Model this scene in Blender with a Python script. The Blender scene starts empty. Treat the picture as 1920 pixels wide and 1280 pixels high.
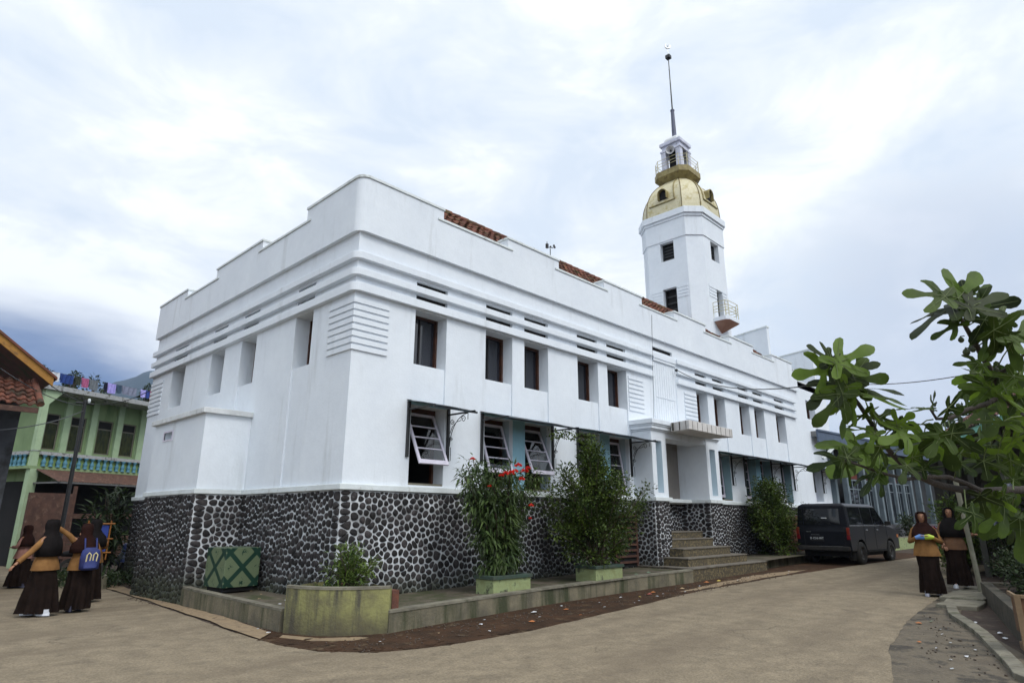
import bpy, bmesh, math, random
import numpy as np
from mathutils import Vector, Matrix
PI=math.pi; rad=math.radians
scene=bpy.context.scene
COL=scene.collection
# ------------------------------------------------------------ camera
CAM=Vector((-5.86,-9.66,1.55))
PITCH,ROLL,YAW,FPX=0.27403,0.002787,0.802025,1186.6
cf=Vector((math.sin(YAW)*math.cos(PITCH),math.cos(YAW)*math.cos(PITCH),math.sin(PITCH)))
cr0=Vector((math.cos(YAW),-math.sin(YAW),0)); cu0=cr0.cross(cf)
CR=math.cos(ROLL)*cr0+math.sin(ROLL)*cu0; CU=-math.sin(ROLL)*cr0+math.cos(ROLL)*cu0
cd=bpy.data.cameras.new("camera"); camo=bpy.data.objects.new("camera",cd); COL.objects.link(camo)
cd.sensor_width=36; cd.lens=FPX/1920*36; cd.clip_end=9000; cd.clip_start=.05
mw=Matrix((( CR.x,CU.x,-cf.x,CAM.x),(CR.y,CU.y,-cf.y,CAM.y),(CR.z,CU.z,-cf.z,CAM.z),(0,0,0,1)))
camo.matrix_world=mw; scene.camera=camo
def at(px,py,D):                       # world point seen at photo pixel, D metres deep
    return CAM+(cf+CR*((px-960)/FPX)-CU*((py-640)/FPX))*D
# ------------------------------------------------------------ world
scene.view_settings.view_transform='Standard'; scene.view_settings.look='None'
scene.view_settings.gamma=1; scene.view_settings.exposure=0.20
SUN_EL,SUN_AZ=rad(50),rad(185)         # azimuth clockwise from +Y
w=bpy.data.worlds.new("World"); scene.world=w; w.use_nodes=True
nt=w.node_tree; nt.nodes.clear()
def N(nt,t,**k):
    n=nt.nodes.new(t)
    for a,b in k.items():
        if a.startswith('i_'): n.inputs[a[2:].replace('_',' ')].default_value=b
        else: setattr(n,a,b)
    return n
L=nt.links.new
out=N(nt,'ShaderNodeOutputWorld'); bg=N(nt,'ShaderNodeBackground'); bg.inputs[1].default_value=.1
sky=N(nt,'ShaderNodeTexSky'); sky.sky_type='NISHITA'; sky.sun_disc=False; sky.sun_elevation=SUN_EL; sky.sun_rotation=SUN_AZ
tc=N(nt,'ShaderNodeTexCoord')
mp=N(nt,'ShaderNodeMapping'); mp.inputs['Scale'].default_value=(1,1,2.2); L(tc.outputs['Generated'],mp.inputs[0])
n1=N(nt,'ShaderNodeTexNoise',i_Scale=4.2,i_Detail=9.0,i_Roughness=.58); n1.inputs['Distortion'].default_value=.35; L(mp.outputs[0],n1.inputs['Vector'])
n2=N(nt,'ShaderNodeTexNoise',i_Scale=1.1,i_Detail=3.0); L(mp.outputs[0],n2.inputs['Vector'])
ad=N(nt,'ShaderNodeMath',operation='ADD'); L(n1.outputs[0],ad.inputs[0]); L(n2.outputs[0],ad.inputs[1])
rp=N(nt,'ShaderNodeValToRGB'); e=rp.color_ramp
e.elements[0].position=.40; e.elements[0].color=(.74,.83,.94,1); e.elements[1].position=.55; e.elements[1].color=(1.05,1.09,1.12,1)
x=e.elements.new(.49); x.color=(.88,.94,1.0,1)
hf=N(nt,'ShaderNodeMath',operation='MULTIPLY'); hf.inputs[1].default_value=.5; L(ad.outputs[0],hf.inputs[0]); L(hf.outputs[0],rp.inputs[0])
# a bank of rain cloud low over the mountain (left) and a lighter one on the right
def lobe(d,lo,hi):
    dt=N(nt,'ShaderNodeVectorMath',operation='DOT_PRODUCT'); dt.inputs[1].default_value=Vector(d).normalized(); L(tc.outputs['Generated'],dt.inputs[0])
    nz=N(nt,'ShaderNodeMath',operation='MULTIPLY_ADD'); nz.inputs[1].default_value=.06; L(n1.outputs[0],nz.inputs[0]); L(dt.outputs['Value'],nz.inputs[2])
    m=N(nt,'ShaderNodeMapRange',interpolation_type='SMOOTHSTEP'); m.inputs[1].default_value=lo+.03; m.inputs[2].default_value=hi+.03; L(nz.outputs[0],m.inputs[0]); return m
m1=lobe((.10,.95,-.25),.852,.91)
mx=N(nt,'ShaderNodeMix',data_type='RGBA'); L(m1.outputs[0],mx.inputs[0]); L(rp.outputs[0],mx.inputs[6]); mx.inputs[7].default_value=(.12,.20,.40,1)
m2=lobe((.96,.10,.20),.955,1.0)
m2b=N(nt,'ShaderNodeMath',operation='MULTIPLY'); m2b.inputs[1].default_value=.55; L(m2.outputs[0],m2b.inputs[0])
mx2=N(nt,'ShaderNodeMix',data_type='RGBA'); L(m2b.outputs[0],mx2.inputs[0]); L(mx.outputs[2],mx2.inputs[6]); mx2.inputs[7].default_value=(.45,.53,.68,1)
# zenith and the bright side behind the camera
m3=lobe((-.45,-.75,.55),.2,.95)
sc=N(nt,'ShaderNodeMath',operation='MULTIPLY_ADD'); sc.inputs[1].default_value=6.0; sc.inputs[2].default_value=9.8; L(m3.outputs[0],sc.inputs[0])
vm=N(nt,'ShaderNodeVectorMath',operation='SCALE'); L(mx2.outputs[2],vm.inputs[0]); L(sc.outputs[0],vm.inputs['Scale'])
fm=N(nt,'ShaderNodeMix',data_type='RGBA'); fm.inputs[0].default_value=.95; L(sky.outputs[0],fm.inputs[6]); L(vm.outputs[0],fm.inputs[7])
L(fm.outputs[2],bg.inputs[0]); L(bg.outputs[0],out.inputs[0])
sd=bpy.data.lights.new("sun",'SUN'); sd.energy=1.5; sd.angle=rad(25); sd.color=(1,.96,.9)
so=bpy.data.objects.new("sun",sd); COL.objects.link(so); so.location=(0,0,30)
sdir=Vector((math.sin(SUN_AZ)*math.cos(SUN_EL),math.cos(SUN_AZ)*math.cos(SUN_EL),math.sin(SUN_EL)))
so.rotation_euler=(-sdir).to_track_quat('-Z','Y').to_euler()
# ------------------------------------------------------------ materials
_M={}
def cracks(m,scale,dark,width=.012,strips=None):
    t=m.node_tree; b=t.nodes['Principled BSDF']; c=b.inputs['Base Color'].links[0].from_socket; l=t.links.new
    g_=N(t,'ShaderNodeNewGeometry'); nz=N(t,'ShaderNodeTexNoise',i_Scale=2.5,i_Detail=6.0); l(g_.outputs['Position'],nz.inputs['Vector'])
    wv=N(t,'ShaderNodeVectorMath',operation='MULTIPLY_ADD'); wv.inputs[1].default_value=(.35,.35,.35); l(nz.outputs['Color'],wv.inputs[0]); l(g_.outputs['Position'],wv.inputs[2])
    vo=N(t,'ShaderNodeTexVoronoi',feature='DISTANCE_TO_EDGE',i_Scale=float(scale)); l(wv.outputs[0],vo.inputs['Vector'])
    mr=N(t,'ShaderNodeMapRange'); mr.inputs[1].default_value=0; mr.inputs[2].default_value=width; mr.inputs[3].default_value=1; mr.inputs[4].default_value=0; l(vo.outputs['Distance'],mr.inputs[0])
    n2_=N(t,'ShaderNodeTexNoise',i_Scale=.5,i_Detail=2.0); l(g_.outputs['Position'],n2_.inputs['Vector'])
    m2_=N(t,'ShaderNodeMapRange'); m2_.inputs[1].default_value=.50; m2_.inputs[2].default_value=.60; l(n2_.outputs[0],m2_.inputs[0])
    mu=N(t,'ShaderNodeMath',operation='MULTIPLY'); l(mr.outputs[0],mu.inputs[0]); l(m2_.outputs[0],mu.inputs[1])
    mm=N(t,'ShaderNodeMix',data_type='RGBA'); l(mu.outputs[0],mm.inputs[0]); l(c,mm.inputs[6]); mm.inputs[7].default_value=(*dark,1); c=mm.outputs[2]
    if strips:
        mp_=N(t,'ShaderNodeMapping'); mp_.inputs['Rotation'].default_value=(0,0,strips[0]); mp_.inputs['Scale'].default_value=strips[1]; l(wv.outputs[0],mp_.inputs[0])
        n3_=N(t,'ShaderNodeTexNoise',i_Scale=1.0,i_Detail=5.0,i_Roughness=.6); l(mp_.outputs[0],n3_.inputs['Vector'])
        m3_=N(t,'ShaderNodeMapRange'); m3_.inputs[1].default_value=.46; m3_.inputs[2].default_value=.66; m3_.inputs[4].default_value=strips[2]; l(n3_.outputs[0],m3_.inputs[0])
        mm=N(t,'ShaderNodeMix',data_type='RGBA'); l(m3_.outputs[0],mm.inputs[0]); l(c,mm.inputs[6]); mm.inputs[7].default_value=(*strips[3],1); c=mm.outputs[2]
    l(c,b.inputs['Base Color'])
def mat(name,c1,c2=None,scale=4,rough=.8,bump=0,bscale=30,metal=0,stain=None,sscale=1.5,sth=(.55,.7),streak=False,spec=.4,island=0,detail=6,stretch=None,ground=None,fine=None):
    """procedural: base noise c1..c2, optional stain colour with own shape, bump, dirt rising from the ground"""
    if name in _M: return _M[name]
    m=bpy.data.materials.new(name); m.use_nodes=True; t=m.node_tree; b=t.nodes['Principled BSDF']; l=t.links.new
    b.inputs['Roughness'].default_value=rough; b.inputs['Metallic'].default_value=metal; b.inputs['Specular IOR Level'].default_value=spec
    g=N(t,'ShaderNodeNewGeometry'); src=g.outputs['Position']
    if stretch:
        q=N(t,'ShaderNodeMapping'); q.inputs['Scale'].default_value=stretch; l(src,q.inputs[0]); src2=q.outputs[0]
    else: src2=src
    n=N(t,'ShaderNodeTexNoise',i_Scale=scale,i_Detail=float(detail),i_Roughness=.6); l(src2,n.inputs['Vector'])
    c2=c2 or tuple(v*.85 for v in c1)
    r=N(t,'ShaderNodeValToRGB'); r.color_ramp.elements[0].position=.35; r.color_ramp.elements[1].position=.65
    r.color_ramp.elements[0].color=(*c2,1); r.color_ramp.elements[1].color=(*c1,1); l(n.outputs[0],r.inputs[0]); c=r.outputs[0]
    if stain:
        q=N(t,'ShaderNodeMapping'); q.inputs['Scale'].default_value=(1,1,.12) if streak else (1,1,1); l(src,q.inputs[0])
        n3=N(t,'ShaderNodeTexNoise',i_Scale=sscale,i_Detail=8.0,i_Roughness=.65); l(q.outputs[0],n3.inputs['Vector'])
        mr=N(t,'ShaderNodeMapRange'); mr.inputs[1].default_value=sth[0]; mr.inputs[2].default_value=sth[1]; l(n3.outputs[0],mr.inputs[0])
        mm=N(t,'ShaderNodeMix',data_type='RGBA'); l(mr.outputs[0],mm.inputs[0]); l(c,mm.inputs[6]); mm.inputs[7].default_value=(*stain,1); c=mm.outputs[2]
    if ground:   # splash dirt: (colour, z_low, z_high)
        sx=N(t,'ShaderNodeSeparateXYZ'); l(src,sx.inputs[0])
        n4=N(t,'ShaderNodeTexNoise',i_Scale=3.0,i_Detail=6.0); l(src,n4.inputs['Vector'])
        a=N(t,'ShaderNodeMath',operation='MULTIPLY_ADD'); a.inputs[1].default_value=-(ground[2]-ground[1])*1.2; l(n4.outputs[0],a.inputs[0]); l(sx.outputs[2],a.inputs[2])
        mr=N(t,'ShaderNodeMapRange'); h=(ground[2]-ground[1])*.6; mr.inputs[1].default_value=ground[1]-h; mr.inputs[2].default_value=ground[2]-h; mr.inputs[3].default_value=.85; mr.inputs[4].default_value=0; l(a.outputs[0],mr.inputs[0])
        mm=N(t,'ShaderNodeMix',data_type='RGBA'); l(mr.outputs[0],mm.inputs[0]); l(c,mm.inputs[6]); mm.inputs[7].default_value=(*ground[0],1); c=mm.outputs[2]
    if island:
        h=N(t,'ShaderNodeHueSaturation'); mr=N(t,'ShaderNodeMapRange'); mr.inputs[3].default_value=1-island; mr.inputs[4].default_value=1+island
        l(g.outputs['Random Per Island'],mr.inputs[0]); l(mr.outputs[0],h.inputs['Value']); l(c,h.inputs['Color']); c=h.outputs[0]
    if fine:
        nf=N(t,'ShaderNodeTexNoise',i_Scale=float(fine[0]),i_Detail=3.0,i_Roughness=.7); l(src,nf.inputs['Vector'])
        mr=N(t,'ShaderNodeMapRange'); mr.inputs[1].default_value=.3; mr.inputs[2].default_value=.7; mr.inputs[3].default_value=1-fine[1]; mr.inputs[4].default_value=1+fine[1]; l(nf.outputs[0],mr.inputs[0])
        h=N(t,'ShaderNodeHueSaturation'); l(mr.outputs[0],h.inputs['Value']); l(c,h.inputs['Color']); c=h.outputs[0]
    l(c,b.inputs['Base Color'])
    if bump:
        n5=N(t,'ShaderNodeTexNoise',i_Scale=float(bscale),i_Detail=5.0); l(src,n5.inputs['Vector'])
        bp=N(t,'ShaderNodeBump'); bp.inputs['Strength'].default_value=bump; bp.inputs['Distance'].default_value=.02; l(n5.outputs[0],bp.inputs['Height']); l(bp.outputs[0],b.inputs['Normal'])
    _M[name]=m; return m
PL=mat('white_plaster',(.70,.745,.79),(.655,.70,.75),1.2,.85,.15,22,stain=(.50,.53,.55),sscale=2.6,sth=(.57,.80),streak=True,fine=(7,.025))
PLW=mat('weathered_plaster',(.66,.68,.69),(.52,.54,.54),5,.9,.3,25,stain=(.13,.12,.10),sscale=6,sth=(.60,.72),streak=True)
COP=mat('coping_paint',(.66,.71,.72),(.57,.61,.61),3,.85,.2,20,stain=(.34,.35,.33),sscale=5,sth=(.58,.72))
MORT=mat('white_mortar',(.66,.69,.72),(.38,.39,.40),3,.9,.5,40,stain=(.10,.10,.10),sscale=1.6,sth=(.5,.68),ground=((.07,.08,.05),.25,.75))
STONE=mat('dark_river_stone',(.034,.029,.029),(.012,.011,.012),9,.8,.7,60,island=.7,stain=(.09,.085,.085),sscale=14,sth=(.6,.72),ground=((.03,.035,.02),.2,.6))
WOOD=mat('brown_window_wood',(.065,.022,.010),(.035,.013,.007),8,.45,.2,40)
DARK=mat('dark_interior',(.012,.011,.012),(.008,.008,.008),2,.9)
AQUA=mat('pale_blue_plaster',(.30,.52,.62),(.26,.46,.56),2,.85,.2,20)
SASH=mat('lilac_white_sash_paint',(.66,.63,.72),(.55,.52,.60),6,.6)
IRON=mat('black_wrought_iron',(.014,.016,.018),(.03,.03,.03),20,.5,.2,60)
TIN=mat('rusty_awning_sheet',(.07,.10,.12),(.035,.035,.04),3,.6,.2,30,stain=(.10,.07,.05),sscale=4)
TILE=mat('clay_roof_tile',(.18,.06,.034),(.085,.036,.026),6,.85,.4,30,island=.45,stain=(.03,.03,.018),sscale=2.5,sth=(.5,.66))
TILEM=mat('mossy_roof_tile',(.17,.06,.035),(.09,.035,.025),6,.9,.4,30,island=.5,stain=(.055,.055,.02),sscale=3,sth=(.5,.62))
GOLD=mat('gold_dome_paint',(.60,.56,.40),(.52,.47,.30),3,.5,.1,20,stain=(.34,.27,.08),sscale=3.0,sth=(.50,.68),metal=.0,fine=(30,.12))
GOLDD=mat('weathered_gold_rim',(.32,.27,.11),(.19,.15,.06),4,.6,.2,20,stain=(.10,.06,.03),sscale=5)
CONC=mat('old_concrete',(.19,.165,.11),(.10,.09,.065),2.5,.92,.5,25,stain=(.045,.05,.025),sscale=2.4,sth=(.48,.62),streak=True)
CONCT=mat('worn_concrete_top',(.20,.185,.14),(.12,.11,.085),4,.92,.4,25,stain=(.06,.065,.035),sscale=3)
LIME=mat('lime_green_weathered_paint',(.25,.245,.095),(.15,.14,.07),5,.9,.5,25,stain=(.075,.07,.05),sscale=4.5,sth=(.46,.60),streak=True,ground=((.07,.06,.04),.0,.4))
LIMEP=mat('pale_green_planter_paint',(.27,.33,.16),(.20,.22,.10),5,.9,.4,25,stain=(.06,.06,.04),sscale=5,sth=(.55,.65))
GREENCAP=mat('dark_green_rim_paint',(.03,.06,.045),(.05,.06,.045),5,.8,.3)
def glassmat(name,c,rough=.08,spec=.8,alpha=None):
    m=mat(name,c,tuple(v*.8 for v in c),2,rough,spec=spec); return m
GLASS=glassmat('dark_window_glass',(.018,.020,.028))
def pane_mat(nm='clear_pane',ior=1.8):
    m=bpy.data.materials.new(nm); m.use_nodes=True; t=m.node_tree; t.nodes.remove(t.nodes['Principled BSDF'])
    o=[n for n in t.nodes if n.type=='OUTPUT_MATERIAL'][0]
    a=N(t,'ShaderNodeBsdfTransparent'); b=N(t,'ShaderNodeBsdfGlossy'); b.inputs['Roughness'].default_value=.04
    a.inputs[0].default_value=(.75,.8,.82,1)
    x=N(t,'ShaderNodeMixShader'); f=N(t,'ShaderNodeFresnel'); f.inputs[0].default_value=ior
    t.links.new(f.outputs[0],x.inputs[0]); t.links.new(a.outputs[0],x.inputs[1]); t.links.new(b.outputs[0],x.inputs[2]); t.links.new(x.outputs[0],o.inputs[0]); return m
PANE=pane_mat()
PANE2=pane_mat('dim_pane',1.25)
# ------------------------------------------------------------ mesh helpers
class MB:
    def __init__(s): s.v=[]; s.f=[]; s.m=[]; s.ms=[]; s.cur=0; s.smooth=[]
    def q(s,*pts,sm=False):
        b=len(s.v); s.v+= [tuple(p) for p in pts]; s.f.append(tuple(range(b,b+len(pts)))); s.m.append(s.cur); s.smooth.append(sm)
    def mesh(s,vs,fs,sm=False):
        b=len(s.v); s.v+=[tuple(p) for p in vs]
        for f in fs: s.f.append(tuple(b+i for i in f)); s.m.append(s.cur); s.smooth.append(sm)
    def box(s,x0,x1,y0,y1,z0,z1,M=None,skip=''):
        P=[(x,y,z) for z in (z0,z1) for y in (y0,y1) for x in (x0,x1)]
        if M is not None: P=[tuple(M@Vector(p)) for p in P]
        F=dict(b=(0,2,3,1),t=(4,5,7,6),s=(0,1,5,4),n=(2,6,7,3),w=(0,4,6,2),e=(1,3,7,5))
        s.mesh(P,[F[k] for k in F if k not in skip])
    def prism(s,poly,z0,z1,sm=False,zf=None):
        n=len(poly); a=[(p[0],p[1],z0+(zf(*p[:2]) if zf else 0)) for p in poly]; b=[(p[0],p[1],z1+(zf(*p[:2]) if zf else 0)) for p in poly]
        s.mesh(a+b,[tuple(range(n))[::-1],tuple(range(n,2*n))]+[(i,(i+1)%n,n+(i+1)%n,n+i) for i in range(n)],sm)
    def tube(s,pts,r,n=8,cap=True,sm=True):
        pts=[Vector(p) for p in pts]; rs=r if hasattr(r,'__len__') else [r]*len(pts)
        rings=[]; up=Vector((0,0,1))
        for i,p in enumerate(pts):
            d=(pts[min(i+1,len(pts)-1)]-pts[max(i-1,0)]).normalized()
            if i==0: u=d.orthogonal().normalized()
            else: u=(u-d*u.dot(d)); u=u.normalized() if u.length>1e-6 else d.orthogonal().normalized()
            v=d.cross(u); rings.append([p+(u*math.cos(2*PI*k/n)+v*math.sin(2*PI*k/n))*rs[i] for k in range(n)])
        vs=[p for R in rings for p in R]; fs=[]
        for i in range(len(pts)-1):
            for k in range(n): fs.append((i*n+k,i*n+(k+1)%n,(i+1)*n+(k+1)%n,(i+1)*n+k))
        s.mesh(vs,fs,sm)
        if cap: s.mesh(rings[0],[tuple(range(n))[::-1]]); s.mesh(rings[-1],[tuple(range(n))])
    def lathe(s,prof,n=16,c=(0,0,0),sm=True,sx=1,sy=1,M=None):
        vs=[(c[0]+r*math.cos(2*PI*k/n)*sx,c[1]+r*math.sin(2*PI*k/n)*sy,c[2]+z) for r,z in prof for k in range(n)]
        if M is not None: vs=[tuple(M@Vector(p)) for p in vs]
        s.mesh(vs,[(i*n+k,i*n+(k+1)%n,(i+1)*n+(k+1)%n,(i+1)*n+k) for i in range(len(prof)-1) for k in range(n)],sm)
    def blob(s,c,r,n=10,seed=0,jit=.1,sc=(1,1,1)):
        R=random.Random(seed); vs=[];fs=[]; m=n//2+1
        for i in range(m+1):
            th=PI*i/m
            for k in range(n):
                rr=r*(1+R.uniform(-jit,jit)) if 0<i<m else r
                vs.append((c[0]+rr*sc[0]*math.sin(th)*math.cos(2*PI*k/n),c[1]+rr*sc[1]*math.sin(th)*math.sin(2*PI*k/n),c[2]+rr*sc[2]*math.cos(th)))
        for i in range(m):
            for k in range(n): fs.append((i*n+k,(i+1)*n+k,(i+1)*n+(k+1)%n,i*n+(k+1)%n))
        s.mesh(vs,fs,True)
    def use(s,m):
        if m not in s.ms: s.ms.append(m)
        s.cur=s.ms.index(m)
    def build(s,name,m=None,parent=None,label=None,bevel=0,merge=False):
        off=Vector((0,0,0))
        if parent is not None:
            p=parent
            while p: off+=Vector(p.location); p=p.parent
        me=bpy.data.meshes.new(name); me.from_pydata([(v[0]-off.x,v[1]-off.y,v[2]-off.z) for v in s.v],[],s.f)
        ms=s.ms if s.ms else [m]
        for k in ms: me.materials.append(k)
        me.polygons.foreach_set('material_index',s.m); me.polygons.foreach_set('use_smooth',s.smooth)
        o=bpy.data.objects.new(name,me); COL.objects.link(o)
        bm=bmesh.new(); bm.from_mesh(me)
        if merge: bmesh.ops.remove_doubles(bm,verts=bm.verts,dist=1e-4)
        bmesh.ops.recalc_face_normals(bm,faces=bm.faces) if merge else None
        bm.to_mesh(me); bm.free(); me.update()
        if bevel:
            bv=o.modifiers.new('bevel','BEVEL'); bv.width=bevel; bv.segments=2; bv.limit_method='ANGLE'; bv.angle_limit=rad(40)
        if parent is not None: o.parent=parent
        if label: o['label']=label
        return o
def tag(o,label,cat,group=None,kind=None):
    o['label']=label; o['category']=cat
    if group: o['group']=group
    if kind: o['kind']=kind
    return o
def thing(name,loc,label,cat,group=None,rz=0):
    o=bpy.data.objects.new(name,None); o.empty_display_size=.2; COL.objects.link(o); o.location=loc; o.rotation_euler=(0,0,rz)
    return tag(o,label,cat,group)
def struct(o): o['kind']='structure'; return o
def copy_tree(o,parent=None):
    c=o.copy(); COL.objects.link(c)
    if parent: c.parent=parent
    for ch in list(o.children): copy_tree(ch,c)
    return c
def g(x,y): return 0.012*max(0,min(x+1,30))-.015*max(0,min(y-1.5,14))
def pz(x): return .30+.012*max(0,x)
rnd=random.Random(7)
# ============================================================ ground
def ground_poly(name,poly,off,m,jag=0,seg=.35):
    """flat polygon laid on the ground, split where the ground bends"""
    R=random.Random(len(poly)); pts=[]
    n=len(poly)
    for i in range(n):
        a,b=Vector(poly[i]),Vector(poly[(i+1)%n]); k=max(1,int((b-a).length/seg)) if jag else 1
        k=min(k,200)
        nn=(b-a).normalized() if (b-a).length else Vector((0,0)); nn=Vector((-nn.y,nn.x))
        for j in range(k):
            p=a.lerp(b,j/k); pts.append(p+nn*R.uniform(-jag,jag)*(j>0))
    bm=bmesh.new(); vs=[bm.verts.new((p.x,p.y,0)) for p in pts]; bm.faces.new(vs)
    for co,no in (((-1,0,0),(1,0,0)),((29,0,0),(1,0,0)),((0,1.5,0),(0,1,0)),((0,15.5,0),(0,1,0))):
        bmesh.ops.bisect_plane(bm,geom=bm.verts[:]+bm.edges[:]+bm.faces[:],plane_co=co,plane_no=no)
    bmesh.ops.triangulate(bm,faces=bm.faces)
    for v in bm.verts: v.co.z=g(v.co.x,v.co.y)+off
    bmesh.ops.recalc_face_normals(bm,faces=bm.faces)
    me=bpy.data.meshes.new(name); bm.to_mesh(me); bm.free(); me.materials.append(m)
    if me.polygons and me.polygons[0].normal.z<0: me.flip_normals()
    o=bpy.data.objects.new(name,me); COL.objects.link(o); return o
xs=[-4000,-800,-150,-40,-10,-1,5,12,20,29,40,90,400,1500,5000]; ys=[-4000,-800,-150,-40,-12,-4,1.5,6,15.5,25,60,200,800,4000]
SOIL=mat('dark_soil',(.055,.036,.026),(.030,.020,.015),3,.95,.8,14,stain=(.10,.08,.055),sscale=2.2,sth=(.55,.66))
b=MB(); vs=[(x,y,g(x,y)) for y in ys for x in xs]; nx=len(xs)
b.mesh(vs,[(j*nx+i,j*nx+i+1,(j+1)*nx+i+1,(j+1)*nx+i) for j in range(len(ys)-1) for i in range(nx-1)]); struct(b.build('ground',SOIL))
ROAD=mat('dusty_tan_road',(.235,.190,.128),(.180,.145,.097),3.4,.95,.9,30,stain=(.14,.113,.078),sscale=3.2,sth=(.52,.72),detail=12,fine=(38,.30))
ROADW=mat('wet_dark_concrete',(.15,.122,.082),(.085,.068,.047),2.0,.8,.6,20,stain=(.042,.034,.024),sscale=2.0,sth=(.50,.60),fine=(40,.2))
VERGE=mat('red_brown_mud',(.060,.032,.018),(.034,.021,.013),2.5,.95,.8,16,stain=(.11,.08,.048),sscale=3.4,sth=(.58,.68),spec=.15,fine=(50,.3))
cracks(ROAD,.45,(.10,.08,.055),.006,(rad(4),(.22,1.5,1),.55,(.12,.092,.062))); cracks(ROADW,1.3,(.02,.016,.012),.018)
GUT=mat('tan_gutter_concrete',(.28,.205,.12),(.19,.14,.09),5,.95,.6,22,stain=(.06,.045,.03),sscale=5,sth=(.58,.66))
left=[(-1.0,22),(-.55,13.8),(-1.0,7.1),(-1.38,2.7),(-1.6,0),(-1.61,-1.42),(-1.44,-2.16),(-1.02,-2.67),(-.5,-2.9),(-.03,-3.0),(1.39,-3.09),(3.59,-2.91),(7.21,-2.55),(11.7,-2.6),(14.9,-2.8),(23.5,-3.6),(34,-5.0),(60,-9)]
right=[(60,-16),(34,-9),(20,-6.6),(12.46,-5.66),(10.6,-6.1),(9.23,-6.5),(7.6,-6.62),(5.73,-6.76),(3.40,-7.11),(1.56,-7.6),(-1,-8.6),(-4,-11),(-4,-25),(-22,-25),(-22,22)]
struct(ground_poly('road',left+right,.007,ROAD,jag=.016,seg=.22))
struct(ground_poly('mud_verge',[(-1.15,.1),(-1.30,-.3),(-1.62,-.75),(-1.72,-1.0),(-1.85,-1.6),(-1.70,-2.4),(-1.2,-3.0),(-.03,-3.4),(1.39,-3.4),(3.59,-3.2),(7.21,-2.9),(11.7,-2.9),(14.9,-3.1),(23.5,-3.9),(25,-1.2),(14,-1.4),(9,-1.3),(2,-1.5),(-.1,-1.7),(-1.1,-.6),(-1.14,-.1)],.0045,VERGE,jag=.02))
struct(ground_poly('gutter_strip',[(-.97,22),(-.52,13.8),(-.96,7.1),(-1.34,2.7),(-1.55,0),(-1.60,-.9),(-1.28,-.55),(-1.14,.9),(-.98,4.2),(-.5,8.7),(-.3,13.8),(-.6,22)],.020,GUT,jag=.03))
struct(ground_poly('tan_patch',[(11.0,-1.95),(12.4,-2.0),(14,-2.35),(12,-2.48),(9.4,-2.4),(7.4,-2.45),(6.8,-2.3),(8.4,-2.15)],.0058,GUT,jag=.06))
struct(ground_poly('planter_apron',[(-1.2,-.75),(-.98,-1.32),(-.55,-1.66),(-.5,-1.80),(-.75,-1.82),(-1.15,-1.45),(-1.33,-.9)],.0058,GUT,jag=.04))
# right hand pavement, ditch and low kerb
struct(ground_poly('pavement',[(13.5,-5.4),(12.46,-5.3),(10.6,-5.8),(9.23,-6.2),(7.6,-6.3),(5.73,-6.4),(3.40,-6.8),(1.56,-7.2),(-1,-8.2),(-4,-10.5),(-4,-14),(1,-11),(3.0,-8.75),(5.2,-7.86),(6.7,-7.3),(9.3,-6.85),(13.5,-6.4)],.0035,ROADW,jag=.02))
b=MB()
kl=[(1.0,-9.6),(2.59,-8.50),(3.21,-8.34-.0),(5.18,-7.77),(6.67,-7.21),(7.6,-7.0)]
for i in range(len(kl)-1):
    a,c=Vector(kl[i]),Vector(kl[i+1]); d=(c-a).normalized(); nn=Vector((-d.y,d.x))
    k=max(1,int((c-a).length/.28))
    for j in range(k):
        p=a.lerp(c,j/k+.003); q_=a.lerp(c,(j+1)/k-.003); h=.07+rnd.uniform(-.006,.006); ww=.075
        b.prism([p-nn*ww,q_-nn*ww,q_+nn*ww,p+nn*ww],-.05,h,zf=g)
struct(b.build('kerb',CONCT,bevel=.01))
# broken slab over the ditch where the two girls walk
b=MB()
for (x0,y0,x1,y1,h) in ((7.7,-7.35,8.6,-6.75,.07),(8.7,-7.3,9.9,-6.62,.09),(10.0,-7.2,11.4,-6.6,.06)):
    pts=[(x0,y0),((x0+x1)/2,y0+rnd.uniform(-.05,.05)),(x1,y0),(x1+.06,(y0+y1)/2),(x1,y1),((x0+x1)/2,y1+rnd.uniform(-.06,.06)),(x0,y1),(x0-.05,(y0+y1)/2)]
    b.prism(pts,-.02,h,zf=g)
struct(b.build('broken_slabs',CONCT,bevel=.015))
R=random.Random(77)
for nm_,m_,sgn,off_ in (('mud_crumbs',VERGE,-1,.0085),):
    b=MB()
    for k in range(260):
        i=R.randrange(3,13); a,c=Vector(left[i]),Vector(left[i+1]); p=a.lerp(c,R.random()); d=(c-a).normalized(); n_=Vector((d.y,-d.x))*(-sgn)*-1
        p=p+n_*(-sgn)*abs(R.gauss(0,.10 if sgn>0 else .16)); r_=R.uniform(.008,.04); nn_=R.randint(6,9); ph=R.random()*6
        P=[(p.x+r_*R.uniform(.5,1.2)*1.5*math.cos(ph+2*PI*j/nn_),p.y+r_*R.uniform(.5,1.2)*math.sin(ph+2*PI*j/nn_)) for j in range(nn_)]
        b.mesh([(x,y,g(x,y)+off_+.0002*k/10) for x,y in P],[tuple(range(nn_))])
    tag(b.build(nm_,m_),'crumbling patches along the road edge','patches',kind='stuff')
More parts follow.
